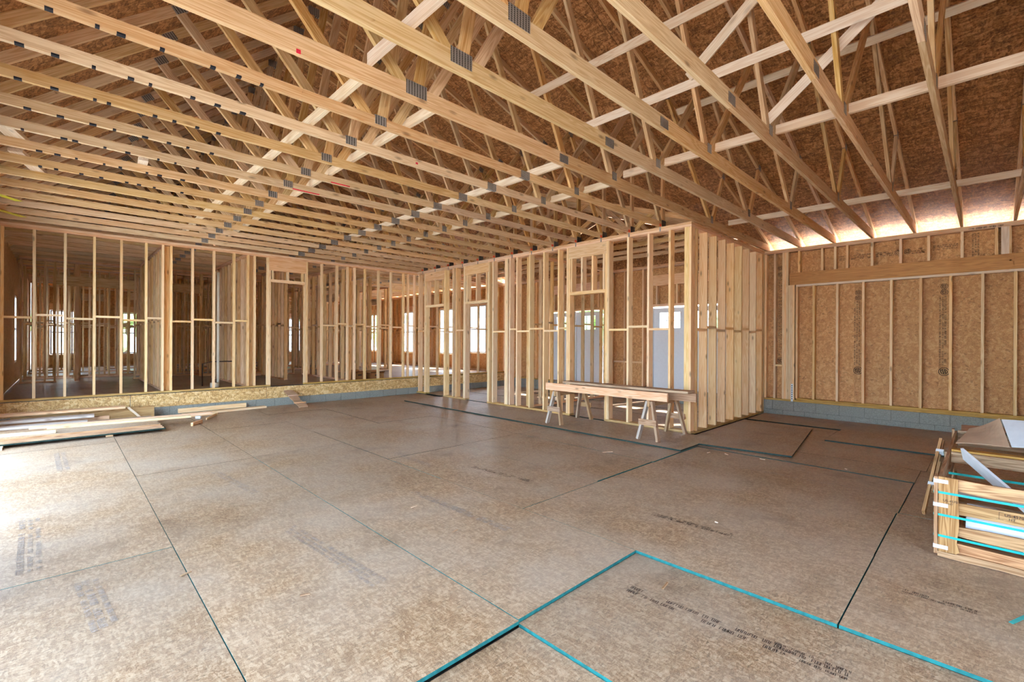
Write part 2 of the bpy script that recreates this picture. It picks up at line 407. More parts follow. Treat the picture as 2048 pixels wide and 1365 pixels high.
floor_stamp((420, 945), (505, 990), .10, 2, 6, 'ink_grey')
floor_stamp((1300, 1030), (1465, 1075), .08, 2, 7, 'ink')
floor_stamp((940, 935), (1060, 965), .08, 2, 8, 'ink')
floor_stamp((1470, 935), (1770, 990), .08, 2, 9, 'ink_grey')
floor_stamp((84, 1140), (80, 1035), .13, 3, 10, 'ink_grey')
floor_stamp((240, 1250), (195, 1155), .13, 3, 11, 'ink_grey')
floor_stamp((140, 940), (130, 905), .12, 2, 12, 'ink_grey')
floor_stamp((780, 905), (860, 935), .08, 2, 13, 'ink_grey')
# a stamp on the wet looking sheet by the short wall is on the loose sheet
# ------------------------------------------------------------------ stud wall helper
def frame_wall(name, axis, face, depth, a0, a1, z0, studs, zb, mat='stud', plate='plate_wood', sole='plate_wood', gaps=(), zt=ZP, label=None, blk=True, one_top=False, skip_blk=(), jit=.004):
    """studs stand between sole and doubled top plate; axis = direction the wall runs; face = near face coordinate"""
    root = struct(name, (a0, face, z0) if axis == 'x' else (face, a0, z0), label)
    def put(nm, u0, u1, d0, d1, za, zc, mt, along):
        if axis == 'x': return bx(nm, root, u0, u1, face+d0, face+d1, za, zc, mt, along={'u': 'x', 'z': 'z'}[along])
        return bx(nm, root, face+d0, face+d1, u0, u1, za, zc, mt, along={'u': 'y', 'z': 'z'}[along])
    segs = []; u = a0
    for ga, gb in sorted(gaps): segs.append((u, ga)); u = gb
    segs.append((u, a1))
    for p, q in segs:
        if q-p > .03: put('sole_plate', p, q, 0, depth, z0, z0+T2, sole, 'u')
    # top plates in two lengths each, joints staggered
    mid = a0+(a1-a0)*.45; mid2 = a0+(a1-a0)*.62
    for p, q in ((a0, mid), (mid+.002, a1)): put('top_plate', p, q, 0, depth, zt-T2, zt, plate, 'u')
    for p, q in ((a0, mid2), (mid2+.002, a1)): put('top_plate', p, q, .002, depth-.002, zt-2*T2-.001, zt-T2-.001, plate, 'u')
    top = zt-2*T2-.002
    for s in studs:
        j = random.uniform(-jit, jit)
        put('stud', s-T2/2, s+T2/2, .001+j*.3, depth-.001, z0+T2+.0005, top, mat, 'z')
    if blk:
        ss = sorted(studs); k = 0
        for p, q in zip(ss, ss[1:]):
            if q-p < .16 or q-p > .62 or any(ga-.05 < (p+q)/2 < gb+.05 for ga, gb in list(gaps)+list(skip_blk)): continue
            dz = .025 if k % 2 else -.025; k += 1
            put('blocking', p+T2/2+.001, q-T2/2-.001, .002, depth-.002, zb+dz-T2/2, zb+dz+T2/2, mat, 'u')
    return root, put
def opening(put, u0, u1, z0, zhead, zhdr, depth, ztop=ZP-2*T2-.003, ncrip=2, mat='stud', hmat='plate_wood'):
    """king + jack studs, header under the plates, cripples and a head board"""
    put('header', u0-T2*1.0, u1+T2*1.0, .001, depth-.002, zhdr, ztop, hmat, 'u')
    for s, e in ((u0-T2, u0), (u1, u1+T2)): put('jack_stud', s, e, .002, depth-.002, z0+T2, zhdr-.001, mat, 'z')
    for s, e in ((u0-2*T2-.001, u0-T2-.001), (u1+T2+.001, u1+2*T2+.001)): put('king_stud', s, e, .001, depth-.001, z0+T2, ztop, mat, 'z')
    put('head_board', u0+.001, u1-.001, .002, depth-.003, zhead, zhead+.065, mat, 'u')
    for i in range(ncrip):
        u = u0+(u1-u0)*(i+.12)/(max(1, ncrip-1)+.24)
        put('cripple_stud', u-T2/2, u+T2/2, .003, depth-.003, zhead+.066, zhdr-.001, mat, 'z')

# ------------------------------------------------------------------ left wall: raised stud wall of the house
YW = 11.60; ZH = .455
xs = [-.718, -.34, .049, .441, .827, 1.204, 1.468, 1.606, 1.972, 2.357, 2.739, 3.015, 3.150, 4.675, 5.064, 5.343, 5.534, 5.828, 6.222, 6.602, 7.00, 7.15, 7.36]
xs += [7.77, 8.18, 8.58, 8.99, 9.40, 9.80, 10.21, 10.62, 10.98]
wl, put = frame_wall('wall_left', 'x', YW, .089, -.74, 11.02, ZH, xs, 1.93, gaps=((3.485, 4.245),), skip_blk=((1.47, 1.6),), sole='treated')
opening(put, 3.485, 4.245, ZH-.0, 2.88, 3.15, .089, ncrip=3)
# strand board skirt over the floor joists and the block footing below it
sx = -.80; k = 0
for x1 in (.965, 3.40, 5.84, 8.28, 11.0):
    bx('skirt_panel', wl, sx+.004, x1-.004, YW+.002, YW+.013, .175, ZH-.012, 'skirt_osb'); sx = x1
bx('sill_strip', wl, -.80, 11.0, YW-.006, YW+.08, ZH-.012, ZH-.001, 'black')
for i in range(30):
    x = -.80+i*.398
    bx('block', wl, x+.004, min(11.0, x+.394), YW+.004, YW+.19, -.02, .172, 'block')
bx('mortar_bed', wl, -.80, 11.0, YW+.012, YW+.18, -.03, .170, 'mortar')

# ------------------------------------------------------------------ middle stud wall and short return wall
XM = 7.42
ys = [3.78, 4.18, 4.59, 6.24, 6.65, 7.07, 7.47, 7.70, 7.77, 7.81, 7.85, 9.72, 9.87, 11.50]
wm, put = frame_wall('wall_middle', 'y', XM, .14, 3.40, 11.58, .022, ys+[5.012, 6.005, 8.285, 9.40, 10.22, 11.20], 1.78, gaps=((5.09, 5.93), (8.48, 9.33), (10.28, 11.13)), skip_blk=((9.72, 9.87),), sole='treated')
opening(put, 5.09, 5.93, .022, 2.47, 3.21, .14, ncrip=4)
opening(put, 8.48, 9.33, .022, 2.47, 3.21, .14, ncrip=3)
opening(put, 10.28, 11.13, .022, 2.47, 3.21, .14, ncrip=3)
for i in range(3): bx('corner_post', wm, XM+.001, XM+.139, 3.402+i*.039, 3.402+i*.039+.038, .022+T2, ZP-2*T2-.002, 'stud', along='z')
ws, put = frame_wall('wall_short', 'x', 3.40, .14, XM+.142, 11.02, .0, [7.66, 8.05, 8.45, 8.86, 9.27, 9.68, 10.08, 10.49, 10.87, 10.93, 11.0], 1.77, sole='treated')
# little cable holes drilled near the studs' tops are dark dots on the short wall
# ------------------------------------------------------------------ right wall (exterior): block footing, studs, header, strand board
XR = 11.02; SILL = .30
wr = struct('wall_right', (XR, -1.7, 0))
def wput(nm, y0, y1, d0, d1, z0, z1, mt, along='z'):
    return bx(nm, wr, XR+d0, XR+d1, y0, y1, z0, z1, mt, along={'z': 'z', 'u': 'y'}[along])
for c, (za, zb) in enumerate(((-.10, .090), (.098, .288))):
    for i in range(35):
        y = -1.75+i*.398+(.2 if c else 0)
        wput('block', y+.004, y+.394, -.02, .18, za, zb, 'block', 'u')
wput('mortar_bed', -1.75, 12.2, -.012, .17, -.12, .290, 'mortar', 'u')
wput('sill_plate', -1.7, 11.56, -.005, .14, .290, .328, 'treated', 'u')
wput('top_plate', -1.7, 4.1, 0, .14, ZP-T2, ZP, 'plate_wood', 'u'); wput('top_plate', 4.102, 11.56, 0, .14, ZP-T2, ZP, 'plate_wood', 'u')
wput('top_plate', -1.7, 2.2, .002, .138, ZP-2*T2-.001, ZP-T2-.001, 'plate_wood', 'u'); wput('top_plate', 2.202, 11.56, .002, .138, ZP-2*T2-.001, ZP-T2-.001, 'plate_wood', 'u')
ZT = ZP-2*T2-.002; ZS = .330; HB, HT = 2.742, 2.995
wput('header', -1.62, 2.915, -.004, .10, HB, HT, 'lvl', 'u')
wput('head_plate', -1.5, 2.795, .0, .138, HB-.042, HB-.002, 'lit_pale_wood', 'u')
wput('sole_plate', -1.5, 2.78, .002, .138, .329, .367, 'treated', 'u')
for y in (2.782, 2.479, 2.079, 1.663, 1.245, .834, .444, .055, -.318, -.72, -1.13): wput('stud', y-T2/2, y+T2/2, .004, .137, .368, HB-.043, 'stud')
for y in (2.745, 2.337, 2.117, 1.921, 1.531, 1.114, .732, .305, -.102, -.254, -.66, -1.07): wput('cripple_stud', y-T2/2, y+T2/2, .004, .137, HT+.001, ZT, 'stud')
bx('cripple_block', wr, XR-.002, XR+.036, -.245, -.155, HT+.001, ZT, 'lit_pale_wood', along='z')
for i in range(3): wput('jack_stud', 2.822+i*.0385, 2.822+i*.0385+.038, .004, .137, ZS, HB-.002, 'stud')
for i in range(3): wput('king_stud', 2.94+i*.0385, 2.94+i*.0385+.038, .002, .138, ZS, ZT, 'stud')
for y in (3.20, 3.38): wput('stud', y-T2/2, y+T2/2, .002, .138, ZS, ZT, 'stud')
wput('blocking', 3.06, 3.18, .003, .137, 1.02, 1.058, 'stud', 'u')
for y, z1 in ((2.862, .66), (-.50, .80)):
    wput('hold_down_strap', y-.02, y+.02, -.0075, -.0055 if y < 0 else .003, .26, z1, 'white')
    for i in range(7): wput('nail_slot', y-.008, y+.008, -.0095, -.0074, .34+i*.045*(z1/.66), .36+i*.045*(z1/.66), 'black')
# framing of the stretch behind the middle wall with the doors
D1 = (4.20, 6.10); D2 = (7.66, 9.56)
for y in (3.62, 3.80, 4.08, 4.12, 6.18, 6.22, 6.36, 6.92, 7.36, 7.54, 7.58, 9.64, 9.68, 10.2, 10.6, 11.0, 11.4): wput('stud', y-T2/2, y+T2/2, .002, .138, ZS, ZT, 'stud')
for a, b2 in ((6.39, 6.90), (6.94, 7.34)): wput('blocking', a, b2, .003, .137, .96, 1.0, 'stud', 'u')
for a, b2 in (D1, D2):
    wput('header', a-.04, b2+.04, .0, .138, 2.98, 3.25, 'plate_wood', 'u')
    wput('head_board', a, b2, .0, .138, 2.44, 2.50, 'plate_wood', 'u')
    for i in range(4): wput('cripple_stud', a+.1+i*.55, a+.138+i*.55, .003, .137, 2.501, 2.979, 'stud')
# strand board outside the studs, one sheet at a time
def sheath(y0, y1, z0, z1): return wput('sheathing_panel', y0+.0002, y1-.0002, .1395, .151, z0, z1-.0002, 'wall_osb', 'z')
y = -1.7
for y1 in (-.62, .60, 1.82, 3.04, 4.18):
    sheath(y, y1, .30, 2.70); sheath(y, y1, 2.70, ZP); y = y1
sheath(6.12, 6.92, .30, ZP); sheath(6.92, 7.64, .30, ZP); sheath(9.58, 10.4, .30, ZP); sheath(10.4, 11.6, .30, ZP)
for a, b2 in (D1, D2): sheath(a-.02, a+1.0, 2.46, ZP); sheath(a+1.0, b2+.02, 2.46, ZP)
# stamps on the wall sheets
SX = XR+.1385
def wall_stamp(y, z0, z1, seed):
    L = z1-z0
    stamp(wr, (SX, y, z0), (0, 0, 1), (0, 1, 0), L*.86, .11, 3, seed, 'ink', rings=((L*.90, .03, .05, 2), (L*.97, .03, .05, 2), (-.09, .03, .075, 3)), fill=.9)
for y, a, b2, s in ((1.73, .98+.1, 2.56, 21), (.50, 1.12, 2.58, 22), (3.10, 1.22, 3.20, 23)): wall_stamp(y, a, b2, s)
def wall_stamp_h(y0, y1, z, seed, rings=()):
    stamp(wr, (SX, y0, z), (0, -1, 0), (0, 0, 1), y0-y1, .10, 3, seed, 'ink', rings=rings, fill=.85)
wall_stamp_h(2.08, 1.95, 3.17, 30); wall_stamp_h(1.88, 1.56, 3.17, 31); wall_stamp_h(1.49, 1.22, 3.17, 32, ((.32, .05, .05, 2),)); wall_stamp_h(.98, .78, 3.17, 33, ((-.05, .05, .05, 2),)); wall_stamp_h(.69, .36, 3.19, 34)
stamp(wr, (SX, .10, 3.02), (0, 0, 1), (0, 1, 0), .40, .10, 3, 35, 'ink', fill=.9)
# marker scrawl on the right wall's top plate
stamp(wr, (XR-.0015, .23, 3.455), (0, -1, 0), (0, 0, 1), .42, .05, 1, 36, 'marker', fill=1)

# doors in the right wall: white leaves with a small four-light window
def door(name, y0, y1, label):
    r = struct(name, (XR+.05, y0, SILL), label); X0, X1 = XR+.06, XR+.105; z0, z1 = SILL+.03, 2.40
    ga, gb, gz0, gz1 = y0+.17, y1-.17, 1.88, 2.28
    def p(nm, a, b2, za, zc, mt='door', d0=0, d1=0): return bx(nm, r, X0-d0, X1+d1, a, b2, za, zc, mt, along='z')
    p('stile', y0, ga, z0, z1); p('stile', gb, y1, z0, z1); p('top_rail', ga, gb, gz1, z1); p('lower_panel', ga, gb, z0, gz0)
    bx('pane', r, X0+.018, X0+.024, ga, gb, gz0, gz1, 'glass', along='z')
    for z in ((gz0+gz1)/2,): p('glazing_bar', ga, gb, z-.007, z+.007, 'black', -.012, -.012)
    for k in (1, 2): yy = ga+(gb-ga)*k/3; p('glazing_bar', yy-.006, yy+.006, gz0, gz1, 'black', -.012, -.012)
    for a, b2, za, zc in ((ga-.022, gb+.022, gz0-.022, gz0), (ga-.022, gb+.022, gz1, gz1+.022), (ga-.022, ga, gz0, gz1), (gb, gb+.022, gz0, gz1)): p('pane_trim', a, b2, za, zc, 'white', .008, .0)
    bx('jamb', r, XR+.0, XR+.13, y0-.03, y0-.003, SILL, 2.43, 'white', along='z'); bx('jamb', r, XR+.0, XR+.13, y1+.003, y1+.03, SILL, 2.43, 'white', along='z')
    bx('threshold', r, XR-.01, XR+.15, y0, y1, SILL, SILL+.028, 'steel', along='y')
    return r
door('door_1', 5.185, 6.07, None); door('door_2', 4.235, 5.12, None); door('door_3', 7.74, 8.58, None); door('door_4', 8.65, 9.53, None)

# ------------------------------------------------------------------ house behind: floor, partitions, far walls, windows
fh = struct('floor_house', (-.8, YW, 0))
for i in range(5):
    for j in range(7):
        x0 = -.80+i*2.38; y0 = YW+.06+j*1.80
        bx('floor_panel', fh, x0+.002, x0+2.378, y0+.002, y0+1.798, ZH-.03, ZH-.002, 'floor_osb')
def hwall(name, axis, face, a0, a1, step, gaps=(), z0=ZH, start=None, extra=()):
    st = []; u = (a0+.03) if start is None else start
    while u < a1-.02:
        if not any(ga-.02 < u < gb+.02 for ga, gb in gaps): st.append(u)
        u += step
    st += [a1-.02]+list(extra)
    for ga, gb in gaps: st += [ga-.03, gb+.03]
    root, put = frame_wall(name, axis, face, .089, a0, a1, z0, st, 1.95, mat='house_stud', gaps=gaps)
    for ga, gb in gaps:
        put('header', ga-.01, gb+.01, .004, .085, 2.88, 3.12, 'house_stud', 'u')
    return root
hwall('wall_hall_1', 'y', 1.50, 11.70, 15.75, .305)
hwall('wall_hall_2', 'y', 3.045, 11.70, 15.30, .305)
hwall('wall_hall_3', 'y', 5.40, 11.70, 15.00, .406)
hwall('wall_room_back', 'x', 16.10, -.72, 4.9, .406, gaps=((-.08, 1.40), (2.0, 2.9)))
hwall('wall_room_rear', 'x', 17.60, -.72, 6.6, .21, gaps=((3.3, 4.3),))
hwall('wall_closet', 'x', 15.30, 3.15, 5.3, .305)
hwall('wall_room_side', 'y', 6.70, 13.1, 19.5, .406, gaps=((15.6, 16.5),))
hwall('wall_room_far', 'x', 19.60, 1.4, 9.0, .406, gaps=((2.4, 3.3), (6.8, 7.8)))
hwall('wall_room_cross', 'y', 8.6, 15.2, 19.5, .406, gaps=((16.2, 17.1),))
hwall('wall_room_inner', 'x', 15.10, 6.85, 8.5, .406)
hwall('wall_store', 'x', 7.25, 7.60, 10.98, .406, z0=.022)
for nm, y, x0, x1, stp, gp in (('wall_bath', 16.75, 1.6, 5.2, .203, ()), ('wall_bath_back', 18.30, -.72, 5.2, .27, ()), ('wall_bed', 20.4, -.72, 10.9, .30, ((1.7, 2.4), (5.0, 5.8))), ('wall_bed_back', 22.0, -.72, 10.9, .35, ((.3, 1.1), (7.4, 8.2)))): hwall(nm, 'x', y, x0, x1, stp, gaps=gp)
hwall('wall_bath_side', 'y', .25, 16.25, 18.2, .25); hwall('wall_linen', 'y', 2.35, 16.9, 19.4, .25); hwall('wall_linen_side', 'y', 4.3, 13.2, 15.2, .25)
# exterior walls of the house with window openings
def ext_wall(name, axis, face, a0, a1, openings, z0=ZH):
    """openings: (u0,u1,sill,head)"""
    st = [a0+.02+i*.406 for i in range(int((a1-a0)/.406)+1)]
    st = [s for s in st if not any(o0-.06 < s < o1+.06 for o0, o1, _, _ in openings)]
    for o0, o1, _, _ in openings: st += [o0-.025, o1+.025]
    root, put = frame_wall(name, axis, face, .09, a0, a1, z0, st, 1.95, mat='house_stud', gaps=[(o0, o1) for o0, o1, s, h in openings if s < z0+.05], skip_blk=[(o0, o1) for o0, o1, _, _ in openings])
    u = a0
    for o0, o1, s, h in sorted(openings):
        put('sheathing_panel', u, o0, .0905, .102, z0, ZP, 'wall_osb', 'z')
        if s > z0+.05: put('sheathing_panel', o0, o1, .0905, .102, z0, s, 'wall_osb', 'z'); put('rough_sill', o0, o1, .0, .09, s-.04, s, 'house_stud', 'u')
        put('sheathing_panel', o0, o1, .0905, .102, h, ZP, 'wall_osb', 'z'); put('header', o0-.04, o1+.04, .0, .09, h, h+.24, 'plate_wood', 'u')
        u = o1
    put('sheathing_panel', u, a1, .0905, .102, z0, ZP, 'wall_osb', 'z')
    return root
ext_wall('wall_house_right', 'y', XR+.05, 11.70, 24.1, [(12.72, 13.66, 1.08, 2.85), (14.6, 15.6, 1.0, 2.8), (17.4, 18.4, 1.0, 2.8), (20.6, 21.6, 1.0, 2.8)])
ext_wall('wall_house_back', 'x', 24.10, -.72, 11.1, [(-.3, .5, .95, 2.6), (1.6, 2.3, .95, 2.6), (5.0, 5.8, .95, 2.6), (8.0, 8.8, .95, 2.6)])
ext_wall('wall_house_left', 'y', -.90, 11.70, 24.0, [(16.3, 17.1, .95, 2.6), (18.8, 19.6, .95, 2.6)])
def window(name, axis, face, u0, u1, z0, z1):
    r = struct(name, (u0, face, z0) if axis == 'x' else (face, u0, z0))
    def p(nm, a, b2, za, zc, d0, d1, mt):
        if axis == 'x': return bx(nm, r, a, b2, face+d0, face+d1, za, zc, mt, along='x' if b2-a > zc-za else 'z')
        return bx(nm, r, face+d0, face+d1, a, b2, za, zc, mt, along='y' if b2-a > zc-za else 'z')
    for a, b2, za, zc in ((u0, u1, z0, z0+.05), (u0, u1, z1-.05, z1), (u0, u0+.05, z0+.05, z1-.05), (u1-.05, u1, z0+.05, z1-.05)): p('window_frame', a, b2, za, zc, 0, .07, 'white')
    zm = (z0+z1)/2; p('meeting_rail', u0+.05, u1-.05, zm-.025, zm+.025, .01, .06, 'white')
    for za, zc in ((z0+.05, zm-.025), (zm+.025, z1-.05)): p('pane', u0+.05, u1-.05, za, zc, .03, .036, 'glass')
    um = (u0+u1)/2; p('glazing_bar', um-.01, um+.01, zm+.025, z1-.05, .022, .044, 'white'); p('glazing_bar', u0+.05, u1-.05, (zm+z1)/2-.01, (zm+z1)/2+.01, .022, .044, 'white')
    return r
window('window_1', 'y', XR+.06, 12.725, 13.655, 1.085, 2.845)
window('window_2', 'y', XR+.06, 17.405, 18.395, 1.005, 2.795); window('window_3', 'y', XR+.06, 14.605, 15.595, 1.005, 2.795)
wi = 4
for a, b2 in ((-.3, .5), (1.6, 2.3), (5.0, 5.8), (8.0, 8.8)): window('window_%d' % wi, 'x', 24.11, a+.005, b2-.005, .955, 2.595); wi += 1
for a, b2 in ((16.3, 17.1), (18.8, 19.6)): window('window_%d' % wi, 'y', -.88, a+.005, b2-.005, .955, 2.595); wi += 1
window('window_%d' % wi, 'y', XR+.06, 20.605, 21.595, 1.005, 2.795)
# the wall the photographer stands beside: two tall overhead-door openings towards the drive, and the end wall behind
wf = struct('wall_front', (-.80, -1.7, 0))
def fput(nm, y0, y1, z0, z1, mt='wall_osb', d0=-.10, d1=-.089): return bx(nm, wf, -.80+d0, -.80+d1, y0, y1, z0, z1, mt, along='y' if y1-y0 > z1-z0 else 'z')
OPN = ((-1.2, 3.9), (4.9, 10.3))
for a, b2 in ((-1.7, -1.2), (3.9, 4.9), (10.3, 11.6)): fput('sheathing_panel', a, b2, 0, ZP)
for a, b2 in OPN: fput('sheathing_panel', a, b2, 3.05, ZP); fput('header', a-.08, b2+.08, 3.05, 3.36, 'lvl', -.088, .0)
fput('top_plate', -1.7, 11.6, ZP-.076, ZP, 'plate_wood', -.089, 0)
for y in (-1.66, -1.3, -1.24, 3.94, 4.0, 4.4, 4.8, 4.86, 10.34, 10.4, 10.8, 11.2): fput('stud', y-.019, y+.019, .0, 3.04 if y in (-1.24, 3.94, 4.86, 10.34) else ZP-.077, 'stud', -.088, 0)
we = struct('wall_end', (-.9, -1.7, 0))
EO = (.9, 2.6, 2.25)      # open doorway in the end wall behind the photographer
for a, b2, za in ((-.9, EO[0], 0), (EO[0], (EO[0]+EO[1])/2, EO[2]), ((EO[0]+EO[1])/2, EO[1], EO[2]), (EO[1], 5.8, 0), (5.8, 7.0, 0), (7.0, 8.2, 0), (8.2, 9.4, 0), (9.4, 10.6, 0), (10.6, 11.3, 0)): bx('sheathing_panel', we, a+.0005, b2-.0005, -1.80, -1.789, za, ZP, 'wall_osb', along='z')
bx('header', we, EO[0]-.08, EO[1]+.08, -1.787, -1.70, EO[2], EO[2]+.28, 'lvl')
for i in range(30):
    x = -.85+i*.406
    if not EO[0]-.03 < x < EO[1]: bx('stud', we, x, x+.038, -1.787, -1.70, .0, ZP-.077, 'stud', along='z')
bx('top_plate', we, -.89, 11.2, -1.787, -1.70, ZP-.076, ZP, 'plate_wood')

# ------------------------------------------------------------------ roof: sheathing on both slopes
def zl(x): return 4.14+.85*x          # underside of the steep left top chord
def zr(x): return 7.33-.3333*x        # underside of the low right top chord
CH = .089
LT = CH*math.sqrt(1+.85**2); RTT = CH*math.sqrt(1+.3333**2)
XRIDGE = (7.33+RTT-4.14-LT)/(.85+.3333); ZRIDGE = zl(XRIDGE)+LT
roof = struct('ceiling', (XRIDGE, 0, ZRIDGE))
YE0, YE1 = -2.1, 24.5
def deck_panels(xa, za, ux, uz, length, ranges):
    """rows of 1.22 up the slope from the eave (xa,za) along (ux,uz); ranges(row_x0,row_x1)-> list of (y0,y1)"""
    s = 0.0; row = 0
    nrm = Vector((-uz, 0, ux)) if ux > 0 else Vector((uz, 0, -ux))
    while s < length-.02:
        e = min(length, s+1.219)
        for (ya, yb) in ranges:
            y = ya-(1.22 if row % 2 else 0)
            while y < yb-.01:
                a, b2 = max(y, ya), min(y+2.438, yb)
                if b2-a > .05:
                    p = Vector((xa+ux*(s+e)/2, 0, za+uz*(s+e)/2))+nrm*.0065
                    board('roof_panel', roof, (p.x, a+.0015, p.z), (p.x, b2-.0015, p.z), e-s-.003, .012, 'deck', (ux, 0, uz))
                y += 2.438
        s = e; row += 1
uR = Vector((-1, 0, .3333)).normalized(); uL = Vector((1, 0, .85)).normalized()
xe = 11.60; LR = (xe-XRIDGE)/-uR.x
deck_panels(xe, zr(xe)+RTT, uR.x, uR.z, LR, [(YE0, 3.55), (11.75, YE1)])
xs0 = 7.60; deck_panels(xs0, zr(xs0)+RTT, uR.x, uR.z, (xs0-XRIDGE)/-uR.x, [(3.553, 11.747)])
xe2 = -1.35; deck_panels(xe2, zl(xe2)+LT, uL.x, uL.z, (XRIDGE-xe2)/uL.x, [(YE0, YE1)])
def light_block(pts):  # unseen sheet added over the deck to stop daylight through panel gaps
    vs = [Vector(p)-roof.location for p in pts]+[Vector(p)-roof.location+Vector((0, 0, .004)) for p in pts]
    mesh_obj('roof_light_block', roof, vs, [(0, 1, 2, 3), (7, 6, 5, 4), (0, 4, 5, 1), (1, 5, 6, 2), (2, 6, 7, 3), (3, 7, 4, 0)], 'black')
UZ = .02
zmd0 = lambda x: zr(x)+RTT+UZ
for ya, yb, xq in ((YE0, 3.556, xe), (3.55, 11.753, xs0), (11.75, YE1, xe)): light_block([(xq, ya, zmd0(xq)), (xq, yb, zmd0(xq)), (XRIDGE-.02, yb, zmd0(XRIDGE)), (XRIDGE-.02, ya, zmd0(XRIDGE))])
light_block([(xe2, YE0, zl(xe2)+LT+UZ+.004), (xe2, YE1, zl(xe2)+LT+UZ+.004), (XRIDGE+.01, YE1, zmd0(XRIDGE)), (XRIDGE+.01, YE0, zmd0(XRIDGE))])
# gable ends closed with strand board
for yy, nm in ((YE0+.25, 'gable_panel'), (YE1-.25, 'gable_panel')):
    poly_board(nm, roof, [(-.7, ZP), (11.2, ZP), (11.2, zr(11.2)+.06), (XRIDGE, ZRIDGE-.03), (-.7, zl(-.7)+.06)], 'y', yy, yy+.012, 'deck', (XRIDGE, yy, ZP))

# ------------------------------------------------------------------ trusses
def make_truss(Y, kind, label, group):
    """kind: 'long' to the right wall with deep bottom chord, 'short' ends on the middle wall, 'house' over the house"""
    t = empty('roof_truss', (2.67, Y, ZP)); tag(t, label, 'roof truss', group)
    BD = .14 if kind == 'long' else .089
    x_end = 11.30 if kind != 'short' else XM+.14
    zb = ZP+BD/2
    def seg(nm, x0, z0, x1, z1, w=.089, th=T2, mat='web'): return board(nm, t, (x0, Y, z0), (x1, Y, z1), w, th, mat, (0, 0, 1) if abs(x1-x0) > .01 else (1, 0, 0))
    xl = -.86
    # bottom chord in two lengths, spliced at X=4.05; its heel is cut to the roof slope
    seg('bottom_chord', xl, zb, 4.05, zb, BD, T2, 'chord')
    xr0 = min(x_end, 11.02+.14)
    if kind == 'short': seg('bottom_chord', 4.051, zb, x_end, zb, BD, T2, 'chord')
    else:
        # heel is trimmed under the top chord
        top = lambda x: min(ZP+BD, zr(x)+.02)
        xk = (7.33+.02-ZP-BD)/.3333
        poly_board('bottom_chord', t, [(4.051, ZP), (xr0, ZP), (xr0, top(xr0)), (min(xk, xr0), top(min(xk, xr0))), (4.051, ZP+BD)], 'y', Y-T2/2, Y+T2/2, 'chord', (7, Y, ZP))
    # top chords
    h = CH/2
    o1 = LT/2; o2 = RTT/2
    seg('top_chord', -1.33, zl(-1.33)+o1, XRIDGE-.02, zl(XRIDGE-.02)+o1, CH, T2*.99, 'chord')
    xt = 11.58 if kind != 'short' else XM+.15
    seg('top_chord', xt, zr(xt)+o2, XRIDGE+.02, zr(XRIDGE+.02)+o2, CH, T2*.99, 'chord')
    W = T2*.96; zc = ZP+BD-.02
    webs = [(2.00, zc, .86, zl(.86)+.02), (2.14, zc, XRIDGE-.03, ZRIDGE-.15), (2.28, zc, 3.72, zr(3.72)+.02), (5.00, zc, 3.76, zr(3.76)+.02), (5.12, zc, 6.42, zr(6.42)+.02)]
    if kind != 'short': webs += [(8.02, zc, 6.50, zr(6.50)+.02), (8.12, zc, 8.56, zr(8.56)+.02)]
    else: webs += [(7.42, zc, 6.50, zr(6.50)+.02), (7.51, zc, 7.51, zr(7.51)+.02)]
    for a in webs: seg('web', *a, .089, W)
    # toothed connector plates
    pw, ph = (.20, .115) if kind == 'long' else (.115, .085)
    def plate(x, z, w=pw, hh=ph, mat='plate', ang=0):
        d = Vector((math.cos(ang), 0, math.sin(ang))); c = Vector((x, Y, z))
        board('connector_plate', t, c-d*w/2, c+d*w/2, hh, T2+.004, mat, (-math.sin(ang), 0, math.cos(ang)))
    plate(2.12, ZP+BD-.03); plate(4.05, ZP+BD*.5, .15, .09); plate(5.06, ZP+BD-.01, .10, .10)
    if kind != 'short': plate(8.06, ZP+BD-.01, .09, .12); plate(8.56, zr(8.56)+.04, .10, .09, ang=-.32)
    else: plate(XM+.09, ZP+.065, .14, .12, 'steel_dark')
    plate(.86, zl(.86)+.05, .13, .08, ang=.70); plate(6.46, zr(6.46)+.04, .12, .09, ang=-.32); plate(3.74, zr(3.74)+.04, .12, .09, ang=-.32); plate(XRIDGE, ZRIDGE-.11, .16, .12)
    tops = [o for o in t.children if o.name.startswith('top_chord')]; bots = [o for o in t.children if o.name.startswith('bottom_chord')]
    for o in [o for o in t.children if o.name.startswith('connector_plate')]:
        x, z = o.location.x+2.67, o.location.z+ZP
        under(o, (bots[0] if x < 4.05 else bots[1]) if z < ZP+.2 else (tops[0] if x < XRIDGE else tops[1]))
    if kind == 'short':
        bx('paint_mark', t, XM-.06, XM+.0, Y-T2/2-.0025, Y-T2/2-.0005, ZP+.005, ZP+.05, 'orange'); bx('hurricane_tie', t, XM-.006, XM-.001, Y-.012, Y+.012, ZP-.075, ZP+.02, 'steel')
    return t
def move_truss(t, Y, label=None, group=None):
    c = copy_tree(t); c.location.y = Y
    if label: c['label'] = label
    if group: c['group'] = group
    return c
YL = [.31, .92, 1.53, 2.14, 2.745]
lt = make_truss(YL[0], 'long', 'pine roof truss with a deep bottom chord running to the wall with the orange header', 'long roof trusses')
trusses = [lt]
for y in YL[1:]: trusses.append(move_truss(lt, y))
trusses.append(move_truss(lt, -.31, 'pine roof truss nearest the far end of the orange header'))
gt = move_truss(lt, 3.35, 'pine roof truss resting on top of the short stud wall', 'long roof trusses')
st = make_truss(3.955, 'short', 'pine roof truss with an orange paint mark ending on the middle stud wall', 'roof trusses ending on the middle stud wall')
YS = [3.955+.6115*i for i in range(13)]
ORD = 'first second third fourth fifth sixth seventh eighth ninth tenth eleventh twelfth thirteenth fourteenth fifteenth sixteenth seventeenth eighteenth nineteenth twentieth'.split()
